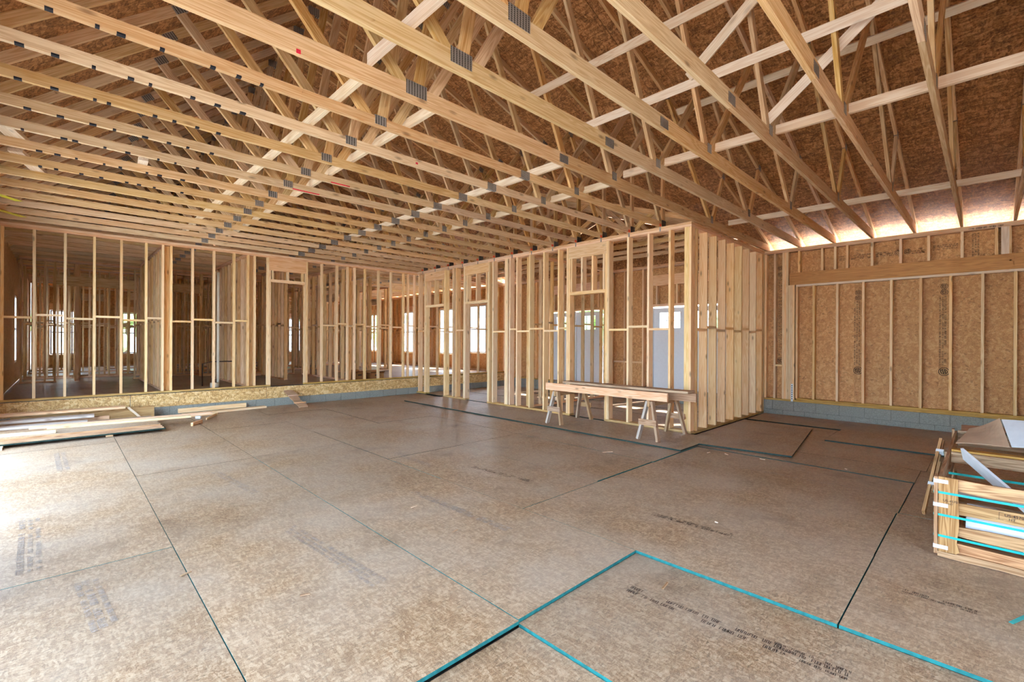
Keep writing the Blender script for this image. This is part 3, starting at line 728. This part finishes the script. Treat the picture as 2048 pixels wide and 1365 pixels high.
strs = [st]+[move_truss(st, y) for y in YS[1:]]
for i, t in enumerate(strs): t['label'] = 'orange-marked pine roof truss ending on the middle stud wall, %s from its corner post' % ORD[i]
for i, t in enumerate(trusses[4::-1]): t['label'] = 'deep-chorded pine roof truss running to the orange-headed wall, %s from the short stud wall' % ORD[i]
trusses[5]['label'] = 'deep-chorded pine roof truss beside the pale cripple block above the orange header'
ht = make_truss(11.90, 'house', 'pine roof truss over the rooms beyond the raised stud wall', 'roof trusses over the house')
for i in range(1, 20): move_truss(ht, 11.90+.6115*i)['label'] = 'pine roof truss over the house, %s past the raised stud wall' % ORD[i]
ht['label'] = 'pine roof truss over the house, first past the raised stud wall'
# marks on some chords
def mark(t, x, y, z, L, h, mat, nm='paint_mark', face=-1):
    o = bx(nm, t, x-L/2, x+L/2, y+face*(T2/2+.0015)-.0008, y+face*(T2/2+.0015)+.0008, z, z+h, mat)
mark(trusses[3], 1.14, 2.14, ZP, .03, .03, 'red'); mark(gt, 1.17, 3.35, ZP+.0, .03, .03, 'red')
mark(strs[3], 2.55, YS[3], ZP, .25, .014, 'red'); mark(strs[4], 2.35, YS[4], ZP, .35, .014, 'red'); mark(strs[1], 2.9, YS[1], ZP+.03, .03, .02, 'red')
# black paint dashes along the undersides near the left end
rm = random.Random(3)
for i in range(7):
    for q in range(8):
        x = -.25+q*.19+rm.uniform(-.07, .07)
        if x < 1.25: bx('paint_mark', strs[i], x, x+rm.uniform(.02, .05), YS[i]-T2/2-.0012, YS[i]+T2/2-.004, ZP-.0012, ZP+.012, 'marker')
# cross trusses over the small room behind the middle wall, with their own low roof
def cross_truss(X, first=None):
    if first is not None:
        c = copy_tree(first); c.location.x = X; return c
    t = empty('porch_truss', (X, 7.5, ZP)); tag(t, 'pine truss over the small room behind the middle stud wall', 'roof truss', 'trusses over the small room')
    def seg(nm, y0, z0, y1, z1, th=T2, mat='web'): return board(nm, t, (X, y0, z0), (X, y1, z1), .089, th, mat, (0, 0, 1) if abs(y1-y0) > .01 else (0, 1, 0))
    seg('bottom_chord', 3.52, ZP+.045, 11.58, ZP+.045, T2, 'chord')
    pk = 7.55; zt = lambda y: ZP+.16+(min(y, 15.1-y)-3.5)*.3333
    seg('top_chord', 3.45, zt(3.45), pk, zt(pk), T2*.98, 'chord'); seg('top_chord', 11.65, zt(11.65), pk, zt(pk), T2*.98, 'chord')
    for a, b2 in ((5.0, 5.9), (5.0, 4.4), (7.55, 5.9), (7.55, 9.2), (10.1, 9.2), (10.1, 10.7)): seg('web', a, ZP+.08, b2, zt(b2), T2*.95)
    seg('web', pk, ZP+.08, pk, zt(pk), T2*.95)
    return t
ct = cross_truss(8.0)
for i, X in enumerate((8.6, 9.2, 9.8)): cross_truss(X, ct)['label'] = 'pine truss over the small room, %s behind the middle stud wall' % ORD[i+1]
ct['label'] = 'pine truss over the small room, first behind the middle stud wall'
ztc = lambda y: ZP+.16+.05+(min(y, 15.1-y)-3.5)*.3333
zmd = lambda x: zr(x)+RTT
def sloped(nm, pts, zf):
    """a thin panel over a plan outline pts, its height given by zf(x, y)"""
    k = len(pts); org = Vector((sum(p[0] for p in pts)/k, sum(p[1] for p in pts)/k, ZP))
    vs = [Vector((x, y, zf(x, y)+d))-org for d in (.001, .013) for x, y in pts]
    fs = [tuple(range(k)), tuple(range(k, 2*k))[::-1]]+[(i, k+i, k+(i+1) % k, (i+1) % k) for i in range(k)]
    o = mesh_obj(nm, roof, vs, fs, 'deck'); o.location = org-roof.location
    bm = bmesh.new(); bm.from_mesh(o.data); bmesh.ops.recalc_face_normals(bm, faces=bm.faces); bm.to_mesh(o.data); bm.free()
yv = lambda x: 3.5+(zmd(x)-ZP-.21)/.3333          # valley between the two roofs
XV = 11.05
for mir in (0, 1):
    f = (lambda p: p) if not mir else (lambda p: (p[0], 15.1-p[1]))
    # main slope runs on down to the valley in strips
    for xa, xb in ((7.602, 8.75), (8.753, 9.90), (9.903, XV)):
        sloped('roof_panel', [f(p) for p in ((xa, 3.553 if not mir else 3.352), (xb, 3.553 if not mir else 3.352), (xb, max(3.56, yv(xb))), (xa, yv(xa)))], lambda x, y: zmd(x))
    x0 = 7.03
    for xa, xb in ((x0, 8.2), (8.203, 9.4), (9.403, 10.5), (10.503, 11.6)):
        ys_ = lambda x: max(3.30, min(7.55, yv(x)))
        sloped('roof_panel', [f(p) for p in ((xa, ys_(xa)), (xb, ys_(xb)), (xb, 7.55), (xa, 7.55))], lambda x, y: ztc(y)+.004)
poly_board('gable_panel', roof, [(3.40, ZP+.002), (11.70, ZP+.002), (11.70, ztc(11.70)-.005), (7.55, ztc(7.55)-.005), (3.40, ztc(3.40)-.005)], 'x', XR+.14, XR+.152, 'deck', (XR+.15, 7.5, ZP))

# lateral bracing nailed across the trusses
def brace(x, z, y0, y1, label, wdir=(0, 0, 1), w=.089, mat='lit_pale_wood', name='brace_board'):
    o = board(name, None, (x, y0, z), (x, y1, z), w, T2, mat, wdir); return tag(o, label, 'brace')
BRS = 'lateral braces across the trusses'
brace(8.72, ZP+.14+.046, -1.2, 3.30, 'pale board laid on the bottom chords close to the right wall')
brace(5.23, ZP+.14+.046, -1.2, 3.30, 'pale board laid on the deep bottom chords near mid span')
wd = Vector((-1.24, 0, 2.37)).normalized()
def on_web(z): return 5.00-(z-(ZP+.12))*(5.00-3.76)/(zr(3.76)+.02-ZP-.12)
for z, y0, y1, lb in ((4.20, -1.2, 3.5, 'pale brace nailed low across the long leaning webs'), (4.73, -1.2, 4.3, 'pale brace nailed high across the long leaning webs')):
    brace(on_web(z)-.072, z, y0, y1, lb, wd)
wd3 = Vector((-1.5, 0, 1.5)).normalized()
brace(6.56-.06, 4.93, -1.2, 3.2, 'pale brace nailed across the short webs toward the right wall', wd3)
brace(1.70, ZP+.14+.046, 1.6, 3.34, 'pale board on edge beside the middle joints of the deep bottom chords', w=.089)
brace(1.72, ZP+.089+.046, 3.37, 11.2, 'long pale board on edge on the bottom chords beside the middle joints')
brace(2.42, ZP+.089+.046, 3.5, 11.2, 'long pale board on the bottom chords just past the middle joints')
brace(5.25, ZP+.089+.046, 3.40, 11.2, 'long pale board on the bottom chords between middle joints and the stud wall')
brace(4.25, ZP+.089+.046, 3.40, 9.2, 'long pale board on the bottom chords by the splice plates')
def diag(p, q, label, mat='lit_pale_wood'):
    o = board('brace_board', None, p, q, .089, T2, mat, wd); return tag(o, label, 'brace')
diag((on_web(4.22)-.160, 2.12, 4.22), (on_web(5.05)-.160, .52, 5.05), 'pale diagonal brace rising across the long leaning webs')
diag((on_web(3.75)+.112, 1.55, 3.75), (on_web(4.75)+.112, -.12, 4.75), 'pale diagonal brace on the far side of the long leaning webs')

thing_board_later = [((-14, 232), (58, 296), .14, 'wide white board laid slantwise over the bottom chords at the left'), ((30, 300), (82, 346), .12, 'short white board laid slantwise over the bottom chords farther back at the left'), ((287, 318), (283, 336), .09, 'small white block of wood sitting on a bottom chord')]
for (p, q, ww, lb) in thing_board_later:
    a, b2 = fl(*p, ZP+.089+.02), fl(*q, ZP+.089+.02)
    tag(board('brace_board', None, a, b2, ww, T2, 'lit_pale_wood', (0, 1, 0)), lb, 'brace')

# ------------------------------------------------------------------ sawhorses and the planks on them
def sawhorse(y, label, x0=6.50, x1=7.28, splay=.17):
    t = empty('sawhorse', ((x0+x1)/2, y, .02)); tag(t, label, 'sawhorse'); zt = .625
    board('top_beam', t, (x0-.05, y, zt-.045), (x1+.05, y, zt-.045), .089, T2, 'weathered')
    for xx, sx in ((x0, -.06), (x1, .06)):
        for s in (-1, 1):
            board('leg', t, (xx+sx, y+s*splay, .012 if xx > 7.40 else .024), (xx, y+s*.038, zt-.01), .075, T2, 'grey_wood' if (s > 0 and xx == x0) else 'weathered', (1, 0, 0))
        board('cross_cleat', t, (xx+sx*.5+(.045 if sx > 0 else -.045), y-.15, .30), (xx+sx*.5+(.045 if sx > 0 else -.045), y+.15, .30), .09, .022, 'weathered')
    return t
sawhorse(5.50, 'weathered sawhorse with a pale leaning leg at the left end of the planks')
sawhorse(3.62, 'weathered sawhorse at the right end of the planks by the corner post')
def thing_board(name, p0, p1, w, t, mat, wdir, label, cat='board', group=None): return tag(board(name, None, p0, p1, w, t, mat, wdir), label, cat, group)
thing_board('plank', (6.56, 5.80, .690), (6.56, 3.36, .690), .13, T2, 'plate_wood', (0, 0, 1), 'pinkish new plank on edge along the front of the sawhorses')
thing_board('plank', (6.655, 5.72, .672), (6.655, 3.42, .672), .089, T2, 'stud', (0, 0, 1), 'new narrow board on edge just behind the front plank of the sawhorses')
thing_board('plank', (6.79, 5.50, .776), (6.79, 3.10, .776), .235, T2, 'weathered', (1, 0, 0), 'dark weathered plank lying flat on top of the sawhorse boards')
thing_board('plank', (6.86, 5.40, .690), (6.86, 3.05, .690), .13, T2, 'weathered', (0, 0, 1), 'brown plank on edge under the weathered plank of the sawhorses')

# ------------------------------------------------------------------ lumber lying by the left wall
for i, (x, l) in enumerate(((-.62, 'short end of board under the left end of the sheet stack'), (.55, 'sleeper board under the middle of the sheet stack'))):
    thing_board('sleeper', (x, 9.42 if i == 0 else 9.62, .02), (x, 10.75, .02), .089, T2, 'stud', (1, 0, 0), l)
for i in range(4):
    o = bx('stacked_sheet', None, -1.15, 1.25-.02*i, 9.55+.012*i, 10.74+.01*i, .040+i*.0225, .040+i*.0225+.022, 'floor_osb'); paint_edges(o, 'edge_dark' if i in (0,) else 'weathered')
    tag(o, ['lowest strand board sheet of the stack by the left wall, with a green edge', 'second strand board sheet from the bottom of the stack by the left wall', 'third strand board sheet from the bottom of the stack by the left wall', 'topmost strand board sheet of the stack by the left wall'][i], 'board sheet', 'stacked sheets by the left wall')
zt = .131
LB = [((-.85, 9.78, zt+.02), (-.05, 9.74, zt+.02), .089, T2, 'stud', 'short board at the front of the sheet stack'),
      ((-.15, 10.18, zt+.020), (1.68, 10.02, zt+.020), .089, T2, 'stud', 'long board lying along the front of the boards on the sheet stack'),
      ((-.35, 10.34, zt+.020), (2.05, 10.22, zt+.020), .089, T2, 'plate_wood', 'second long board lying across the sheet stack'),
      ((-.95, 10.56, zt+.022), (.32, 10.51, zt+.022), .184, T2, 'grey_wood', 'wide pale plank with grey smears on the sheet stack'),
      ((-1.0, 10.95, .20), (.42, 10.90, .20), .235, T2, 'grey_wood', 'wide greyish plank with a stained face by the left wall'),
      ((-1.0, 11.28, .27), (.86, 11.24, .27), .235, T2, 'plate_wood', 'wide pink plank with dark smears against the raised wall'),
      ((-1.0, 10.98, .10), (.62, 10.96, .10), .10, .13, 'plate_wood', 'thick block of boards under the wide planks'),
      ((-.6, 11.35, .13), (1.30, 11.33, .13), .10, .22, 'treated', 'stack of brown boards on edge against the raised wall'),
      ((.50, 11.10, .019), (1.05, 11.10, .019), .089, T2, 'plate_wood', 'short offcut on the floor beside the wide planks'),
      ((1.75, 11.26, .020), (3.32, 11.40, .020), .14, T2, 'stud', 'flat board on the floor along the block footing'),
      ((1.70, 11.42, .085), (2.95, 11.50, .085), .089, T2, 'stud', 'board on edge against the block footing'),
      ((1.25, 10.95, .020), (2.30, 11.06, .020), .089, T2, 'stud', 'board lying on the floor beyond the end of the sheet stack')]
for p, q, ww, t, mt, lb in LB: thing_board('lumber_board', p, q, ww, t, mt, (0, 0, 1) if 'on edge' in lb and 'stack' not in lb else (0, 1, 0), lb)
thing_board('thin_stick', (1.12, 10.80, .02), (.90, 11.20, .26), .03, .02, 'lit_pale_wood', (1, 0, 0), 'thin pale stick leaning over the boards by the left wall')
thing_board('wood_offcut', tuple(fl(384, 850, .02)), tuple(fl(403, 844, .02)), .075, T2, 'plate_wood', (0, 0, 1), 'short block of wood with a pale end on the floor', 'offcut')
thing_board('wood_offcut', tuple(fl(392, 835, .03)), tuple(fl(402, 835, .03)), .05, .045, 'white', (0, 0, 1), 'small white block on the floor near the boards', 'offcut')
thing_board('thin_stick', tuple(fl(413, 839, .013)), tuple(fl(433, 829, .013)), .05, .018, 'stud', (0, 0, 1), 'thin strip of wood on the floor near the white block', 'offcut')
# ramp boards leaning on the skirt
rp = empty('ramp_board', (3.93, 11.1, 0)); tag(rp, 'reddish plank with ragged edges leaning from the floor to the raised wall', 'plank')
a = Vector((3.96, 10.86, .022)); b2 = Vector((3.84, 11.53, .345)); nn = 12; vs, fs = [], []
rr = random.Random(9)
for i in range(nn+1):
    t = i/nn; c = a.lerp(b2, t); wl_, wr_ = .10+rr.uniform(-.012, .012), .11+rr.uniform(-.03, .02)
    if i in (4, 5): wr_ -= .03
    for dx, dz in ((-wl_, 0), (wr_, 0), (wr_, -.019), (-wl_, -.019)): vs.append((c.x+dx-rp.location.x, c.y-rp.location.y, c.z+dz))
for i in range(nn):
    for k in range(4): fs.append((i*4+k, i*4+(k+1) % 4, i*4+4+(k+1) % 4, i*4+4+k))
fs += [(3, 2, 1, 0), (nn*4, nn*4+1, nn*4+2, nn*4+3)]
mesh_obj('plank_board', rp, vs, fs, 'weathered')
board('cleat', rp, (3.80, 10.99, .10), (4.06, 10.99, .10), .03, .02, 'plate_wood', (0, 1, 0))
board('cleat', rp, (3.77, 11.28, .245), (4.00, 11.28, .245), .03, .02, 'plate_wood', (0, 1, 0))

# ------------------------------------------------------------------ crate on the right with straps, white trim and cardboard
XC, YC = 4.53, .245; HCR = .575
cr = empty('shipping_crate', (XC+1.2, -.4, 0)); tag(cr, 'slatted wooden shipping crate bound with teal straps beside the right edge of the floor', 'crate')
def cb(nm, x0, x1, y0, y1, z0, z1, mt='crate_wood', along='y'): return bx(nm, cr, x0, x1, y0, y1, z0, z1, mt, along)
def slat(x, y0, y1, zc, h, seed, mat='crate_wood', nm='slat'):
    """a rough slat with wavy upper and lower edges"""
    r = random.Random(seed); k = 10; pts = []
    lo = [(y0+(y1-y0)*i/k, zc-h/2+r.uniform(-.007, .007)) for i in range(k+1)]; hi = [(y0+(y1-y0)*i/k, zc+h/2+r.uniform(-.007, .007)) for i in range(k+1)]
    return poly_board(nm, cr, lo+hi[::-1], 'x', x, x+.02, mat, (x, (y0+y1)/2, zc), 'y')
for zc, hh, s in ((.525, .088, 1), (.365, .088, 2), (.200, .076, 3), (.075, .078, 4)): slat(XC+.024, -1.30, YC-.10, zc, hh, s)
slat(XC+.0, -1.30, YC, .022, .045, 5, 'weathered', 'bottom_slat')
post = [(YC-.005, .04), (YC-.005, .578), (YC-.105, .575), (YC-.108, .40), (YC-.112, .25), (YC-.10, .12), (YC-.115, .06), (YC-.09, .04)]
poly_board('corner_post', cr, post, 'x', XC, XC+.022, 'crate_wood', (XC, YC-.05, .3), 'z')
cb('corner_post', XC, XC+.10, YC, YC+.02, .02, HCR, 'weathered', 'z'); cb('corner_post', 6.95, 7.05, YC, YC+.02, .02, .60, 'weathered', 'z'); cb('corner_post', 5.7, 5.8, YC, YC+.02, .02, .56, 'weathered', 'z')
for zc in (.53, .36, .09): cb('side_slat', XC+.005, 7.05, YC-.022, YC-.002, zc-.045, zc+.045, 'weathered', 'x')
for y in (.18, -.45, -1.10): cb('runner', XC+.03, 7.05, y-.045, y+.045, .0, .04, 'weathered', 'x')
for x in (4.75, 5.2, 5.65, 6.1, 6.55, 6.95): cb('floor_slat', x-.06, x+.06, -1.30, YC-.025, .041, .059, 'weathered', 'y')
cb('cross_beam', 5.55, 5.59, -1.3, YC-.03, .50, .59, 'weathered', 'y'); cb('cross_beam', 5.60, 5.70, -1.3, YC-.03, .585, .605, 'treated', 'y')
cb('cross_beam', 6.90, 6.94, -1.3, YC-.03, .44, .60, 'weathered', 'y'); cb('cross_beam', 5.05, 5.09, -1.3, YC-.03, .33, .42, 'grey_wood', 'y')
for z in (.465, .305, .155): cb('strap', XC-.0025, XC-.0008, -1.30, YC-.002, z-.008, z+.008, 'teal_strap'); cb('strap', XC, 7.05, YC+.0208, YC+.0222, z-.008, z+.008, 'teal_strap', 'x')
cb('strap', 5.18, 5.1815, -1.30, YC-.03, .472, .49, 'teal_strap')
for z in (.545, .375, .075): cb('metal_bracket', XC-.0035, XC-.0005, YC-.055, YC+.022, z-.013, z+.013, 'white'); cb('metal_bracket', XC, XC+.06, YC+.0205, YC+.0235, z-.014, z+.014, 'white', 'x')
cps = [o for o in cr.children if o.name.startswith('corner_post')]
for i, o in enumerate([o for o in cr.children if o.name.startswith('metal_bracket')]): under(o, cps[i % 2])
def ink_text(parent, s, size, origin, ux, uy, mat='marker', nm='printed_text'):
    cu = bpy.data.curves.new('t', 'FONT'); cu.body = s; cu.size = size
    to = bpy.data.objects.new('t', cu); COL.objects.link(to); bpy.context.view_layer.update()
    me = bpy.data.meshes.new_from_object(to.evaluated_get(bpy.context.evaluated_depsgraph_get()))
    bpy.data.objects.remove(to); me.materials.clear(); me.materials.append(M[mat])
    o = bpy.data.objects.new(nm, me); x = Vector(ux).normalized(); y = Vector(uy).normalized(); z = x.cross(y)
    mt = Matrix((x, y, z)).transposed().to_4x4(); mt.translation = Vector(origin)+z*.001-(parent.location if parent else Vector()); o.matrix_local = mt
    return link(o, parent)
ink_text(cr, 'US-4570', .022, (XC-.001, YC-.028, .405), (0, -1, 0), (0, 0, 1)); ink_text(cr, 'HT', .02, (XC-.001, YC-.055, .385), (0, -1, 0), (0, 0, 1))
ink_text(cr, 'US-4570', .026, (XC+.022, -.085, .372), (0, -1, 0), (0, 0, 1)); ink_text(cr, 'HT', .024, (XC+.022, -.105, .348), (0, -1, 0), (0, 0, 1))
for a, b2, za, zc in ((-.06, -.0615, .345, .395), (-.06, -.082, .394, .3955), (-.045, -.082, .345, .3465)): cb('printed_text', XC+.0225, XC+.0235, min(a, b2), max(a, b2), za, zc, 'marker')
# white trim boards inside the crate
def trim(p, q, w, t, lb): return thing_board('white_trim', p, q, w, t, 'white', (0, .3, 1), lb, 'trim board')
trim(tuple(onp(1926, 908, 0, 5.30)), tuple(onp(2052, 1016, 0, 4.62)), .10, .018, 'white board end sticking diagonally out of the crate')
trim((4.66, .10, .30), (4.66, -1.20, .25), .17, .03, 'white board lying low behind the crate slats')
trim((4.72, .09, .17), (4.72, -1.20, .13), .10, .03, 'lowest white board behind the crate slats')
# cardboard and a foam sheet on top of the crate
def sheet_mesh(name, corners, nx, ny, bump, mat, label, cat, seed, th=.006):
    r = random.Random(seed); c = [Vector(v) for v in corners]; org = sum(c, Vector())/4; vs, fs = [], []
    nrm = (c[1]-c[0]).cross(c[3]-c[0]).normalized()
    for lay in (0, 1):
        for j in range(ny+1):
            for i in range(nx+1):
                u, v = i/nx, j/ny; p = (c[0]*(1-u)+c[1]*u)*(1-v)+(c[3]*(1-u)+c[2]*u)*v
                p = p+nrm*(bump*math.sin(u*2.6+seed)*math.cos(v*2.2+seed*.7)*(1 if lay == 0 else 1))-nrm*(th*lay)
                vs.append(p-org)
    k = (nx+1)*(ny+1)
    for j in range(ny):
        for i in range(nx):
            a = j*(nx+1)+i; fs.append((a, a+1, a+nx+2, a+nx+1)); fs.append((k+a, k+a+nx+1, k+a+nx+2, k+a+1))
    rim = [i for i in range(nx+1)]+[(j+1)*(nx+1)-1 for j in range(1, ny+1)]+[ny*(nx+1)+i for i in range(nx-1, -1, -1)]+[j*(nx+1) for j in range(ny-1, 0, -1)]
    for a, b2 in zip(rim, rim[1:]+rim[:1]): fs.append((a, k+a, k+b2, b2))
    o = mesh_obj(name, None, vs, fs, mat, org, smooth=False); return tag(o, label, cat)
def cp(px, py, X): return tuple(onp(px, py, 0, X))
def up(p, dz): return (p[0], p[1], max(p[2], dz))
sheet_mesh('cardboard_sheet', [up(cp(1912, 896, 5.85), .612), up(cp(2019, 893, 5.80), .612), cp(2000, 839, 6.15), cp(1938, 853, 6.30)], 9, 6, .025, 'card', 'crumpled brown cardboard draped over the back of the crate', 'cardboard', 1)
sheet_mesh('cardboard_sheet', [(6.92, .19, .66), (6.45, .18, .66), (6.50, -.60, .70), (7.05, -.60, .70)], 6, 5, .012, 'card', 'flat brown cardboard behind the crumpled piece on the crate', 'cardboard', 2)
sheet_mesh('foam_sheet', [up(cp(2023, 893, 5.79), .625), up(cp(2090, 900, 5.76), .625), cp(2090, 846, 6.12), cp(2003, 839, 6.14)], 6, 4, .01, 'foam', 'white sheet lying beside the cardboard on the crate', 'foam sheet', 3, .010)
# the crate's loose side frame leaning against it
P0 = fl(1847, 1026, .034); P1 = onp(1882, 880, 0, 6.2); dv = (P1-P0).normalized()
lf = empty('crate_side_frame', (P0.x, P0.y, 0)); tag(lf, 'loose narrow crate side with white metal clips leaning beside the crate', 'crate panel')
sd = Vector((-dv.y, dv.x, 0)).normalized()
board('frame_rail', lf, P0, P1, .045, .022, 'crate_wood', (0, 0, 1)); board('frame_rail', lf, P0-sd*.028+dv*.25, P1-sd*.028-dv*.3, .04, .02, 'weathered', (0, 0, 1))
board('frame_stile', lf, P0+dv*.30-sd*.012+Vector((0, 0, -.035)), P0+dv*.95-sd*.012+Vector((0, 0, -.035)), .03, .018, 'crate_wood', (0, 0, 1))
for t in ((P1-P0).length*.36, (P1-P0).length*.82): board('metal_clip', lf, P0+dv*t+sd*.014, P0+dv*t-sd*.042, .03, .052, 'white', dv)

# teal strap end on the floor
thing_board('strap_scrap', tuple(fl(2022, 1247, .004)), tuple(fl(2085, 1218, .004)), .02, .002, 'teal_strap', (0, 1, 0), 'short piece of teal strapping lying on the floor', 'strap')
# splinters and litter on the floor
lit = [((1450, 908), (1456, 910)), ((1415, 906), (1420, 905)), ((1205, 905), (1225, 904)), ((1520, 918), (1530, 920)), ((1690, 938), (1694, 939)), ((1430, 1044), (1436, 1046)), ((1330, 893), (1336, 895)), ((822, 1016), (834, 1012)), ((600, 1192), (620, 1188)), ((360, 1153), (382, 1143)), ((1325, 1178), (1335, 1166)), ((905, 1065), (915, 1060))]
for i, (p, q) in enumerate(lit):
    thing_board('wood_splinter', tuple(fl(*p, .004)), tuple(fl(*q, .004)), .012, .006, 'lit_pale_wood' if i < 8 else 'weathered', (0, 1, 0), 'small wood splinter lying loose on the strand board floor', 'splinter', 'splinters on the floor')

# ------------------------------------------------------------------ small things in the rooms beyond
def tube(name, parent, pts, rad, mat, seg=10):
    vs, fs = [], []; pts = [Vector(p) for p in pts]; org = pts[0].copy()
    for i, p in enumerate(pts):
        d = (pts[min(i+1, len(pts)-1)]-pts[max(i-1, 0)]).normalized(); a = d.orthogonal().normalized(); b2 = d.cross(a)
        for k in range(seg): th = 2*math.pi*k/seg; vs.append(p-org+(a*math.cos(th)+b2*math.sin(th))*rad)
    for i in range(len(pts)-1):
        for k in range(seg): fs.append((i*seg+k, i*seg+(k+1) % seg, (i+1)*seg+(k+1) % seg, (i+1)*seg+k))
    fs += [tuple(range(seg))[::-1], tuple((len(pts)-1)*seg+k for k in range(seg))]
    o = mesh_obj(name, parent, vs, fs, mat, smooth=True); o.location = org-(parent.location if parent else Vector()); return o
o = tube('waste_pipe', None, [(2.62, 12.5, ZH), (2.62, 12.5, ZH+.30), (2.62, 12.5, ZH+.9), (2.62, 12.5, 2.6), (2.62, 12.5, 3.1)], .028, 'pvc'); tag(o, 'tall white plastic pipe standing between the hall partitions', 'pipe')
o = tube('drain_stub', None, [(2.50, 12.25, ZH), (2.50, 12.25, ZH+.10)], .09, 'pvc'); tag(o, 'short wide white pipe stub on the house floor', 'pipe')
o = tube('water_line', None, [(2.35, 12.7, ZH), (2.35, 12.7, ZH+.52), (2.55, 12.7, ZH+.56), (2.95, 12.7, ZH+.56)], .013, 'pipe_dark'); tag(o, 'thin dark water line bent above the house floor', 'pipe')
def carton(x, y, lx, ly, lz, ang, lb):
    t = empty('carton', (x, y, ZH)); tag(t, lb, 'box'); me = box_mesh(lx, ly, lz, 'box')
    o = bpy.data.objects.new('body', me); o.location = (0, 0, lz/2); link(o, t)
    o = bpy.data.objects.new('hand_hole', box_mesh(.11, ly+.004, .03, 'black')); o.location = (0, 0, lz*.62); link(o, t)
    for s in (-1, 1):
        o = bpy.data.objects.new('flap', box_mesh(lx, ly*.48, .004, 'box')); o.location = (0, s*ly*.62, lz+.03*s*.2+.01); o.rotation_euler = (s*.45, 0, 0); link(o, t)
    t.rotation_euler.z = ang
carton(5.78, 11.98, .36, .26, .22, .15, 'brown carton with a hand hole on the house floor behind the studs')
carton(6.32, 12.0, .40, .28, .18, -.1, 'brown carton with a white label on the house floor beside another carton')
# yellow straps hanging at the left end of the trusses
for y, lb in ((YS[9], 'yellow plastic strip stapled across two trusses at the left'), (YS[11], 'yellow plastic strip hanging from a truss at the left end')):
    thing_board('yellow_strip', (-.72, y-.10, ZP-.002), (-.44, y+.28, ZP-.002), .10, .003, 'yellow', (1, 0, 0), lb, 'plastic strip')

# ------------------------------------------------------------------ trees outside, beyond the windows
def tree(x, y, h, r, seed, lb):
    rnd = random.Random(seed); t = empty('tree', (x, y, -.1)); tag(t, lb, 'tree', 'trees outside the windows')
    tube('trunk', t, [(x, y, -.1), (x+.1, y, h*.5), (x, y, h*.7)], .16, 'bark')
    bm = bmesh.new()
    for i in range(46):
        c = Vector((rnd.gauss(0, r*.45), rnd.gauss(0, r*.45), h*.55+rnd.gauss(0, h*.2)))
        bmesh.ops.create_icosphere(bm, subdivisions=1, radius=r*rnd.uniform(.16, .34), matrix=Matrix.Translation(c))
    for v in bm.verts: v.co += Vector((rnd.uniform(-.12, .12) for _ in range(3)))
    me = bpy.data.meshes.new('crown'); bm.to_mesh(me); bm.free(); me.materials.append(M['leaf'])
    link(bpy.data.objects.new('crown', me), t)
for i, (x, y) in enumerate(((-7, 36), (3, 39), (11, 37), (19, 38), (-14, 33), (33, 24), (36, 12), (34, 34), (-22, 22))):
    tree(x, y, 6.5+(i*37 % 5)*.5, 3.0, 50+i, 'leafy green tree standing outside beyond the windows')
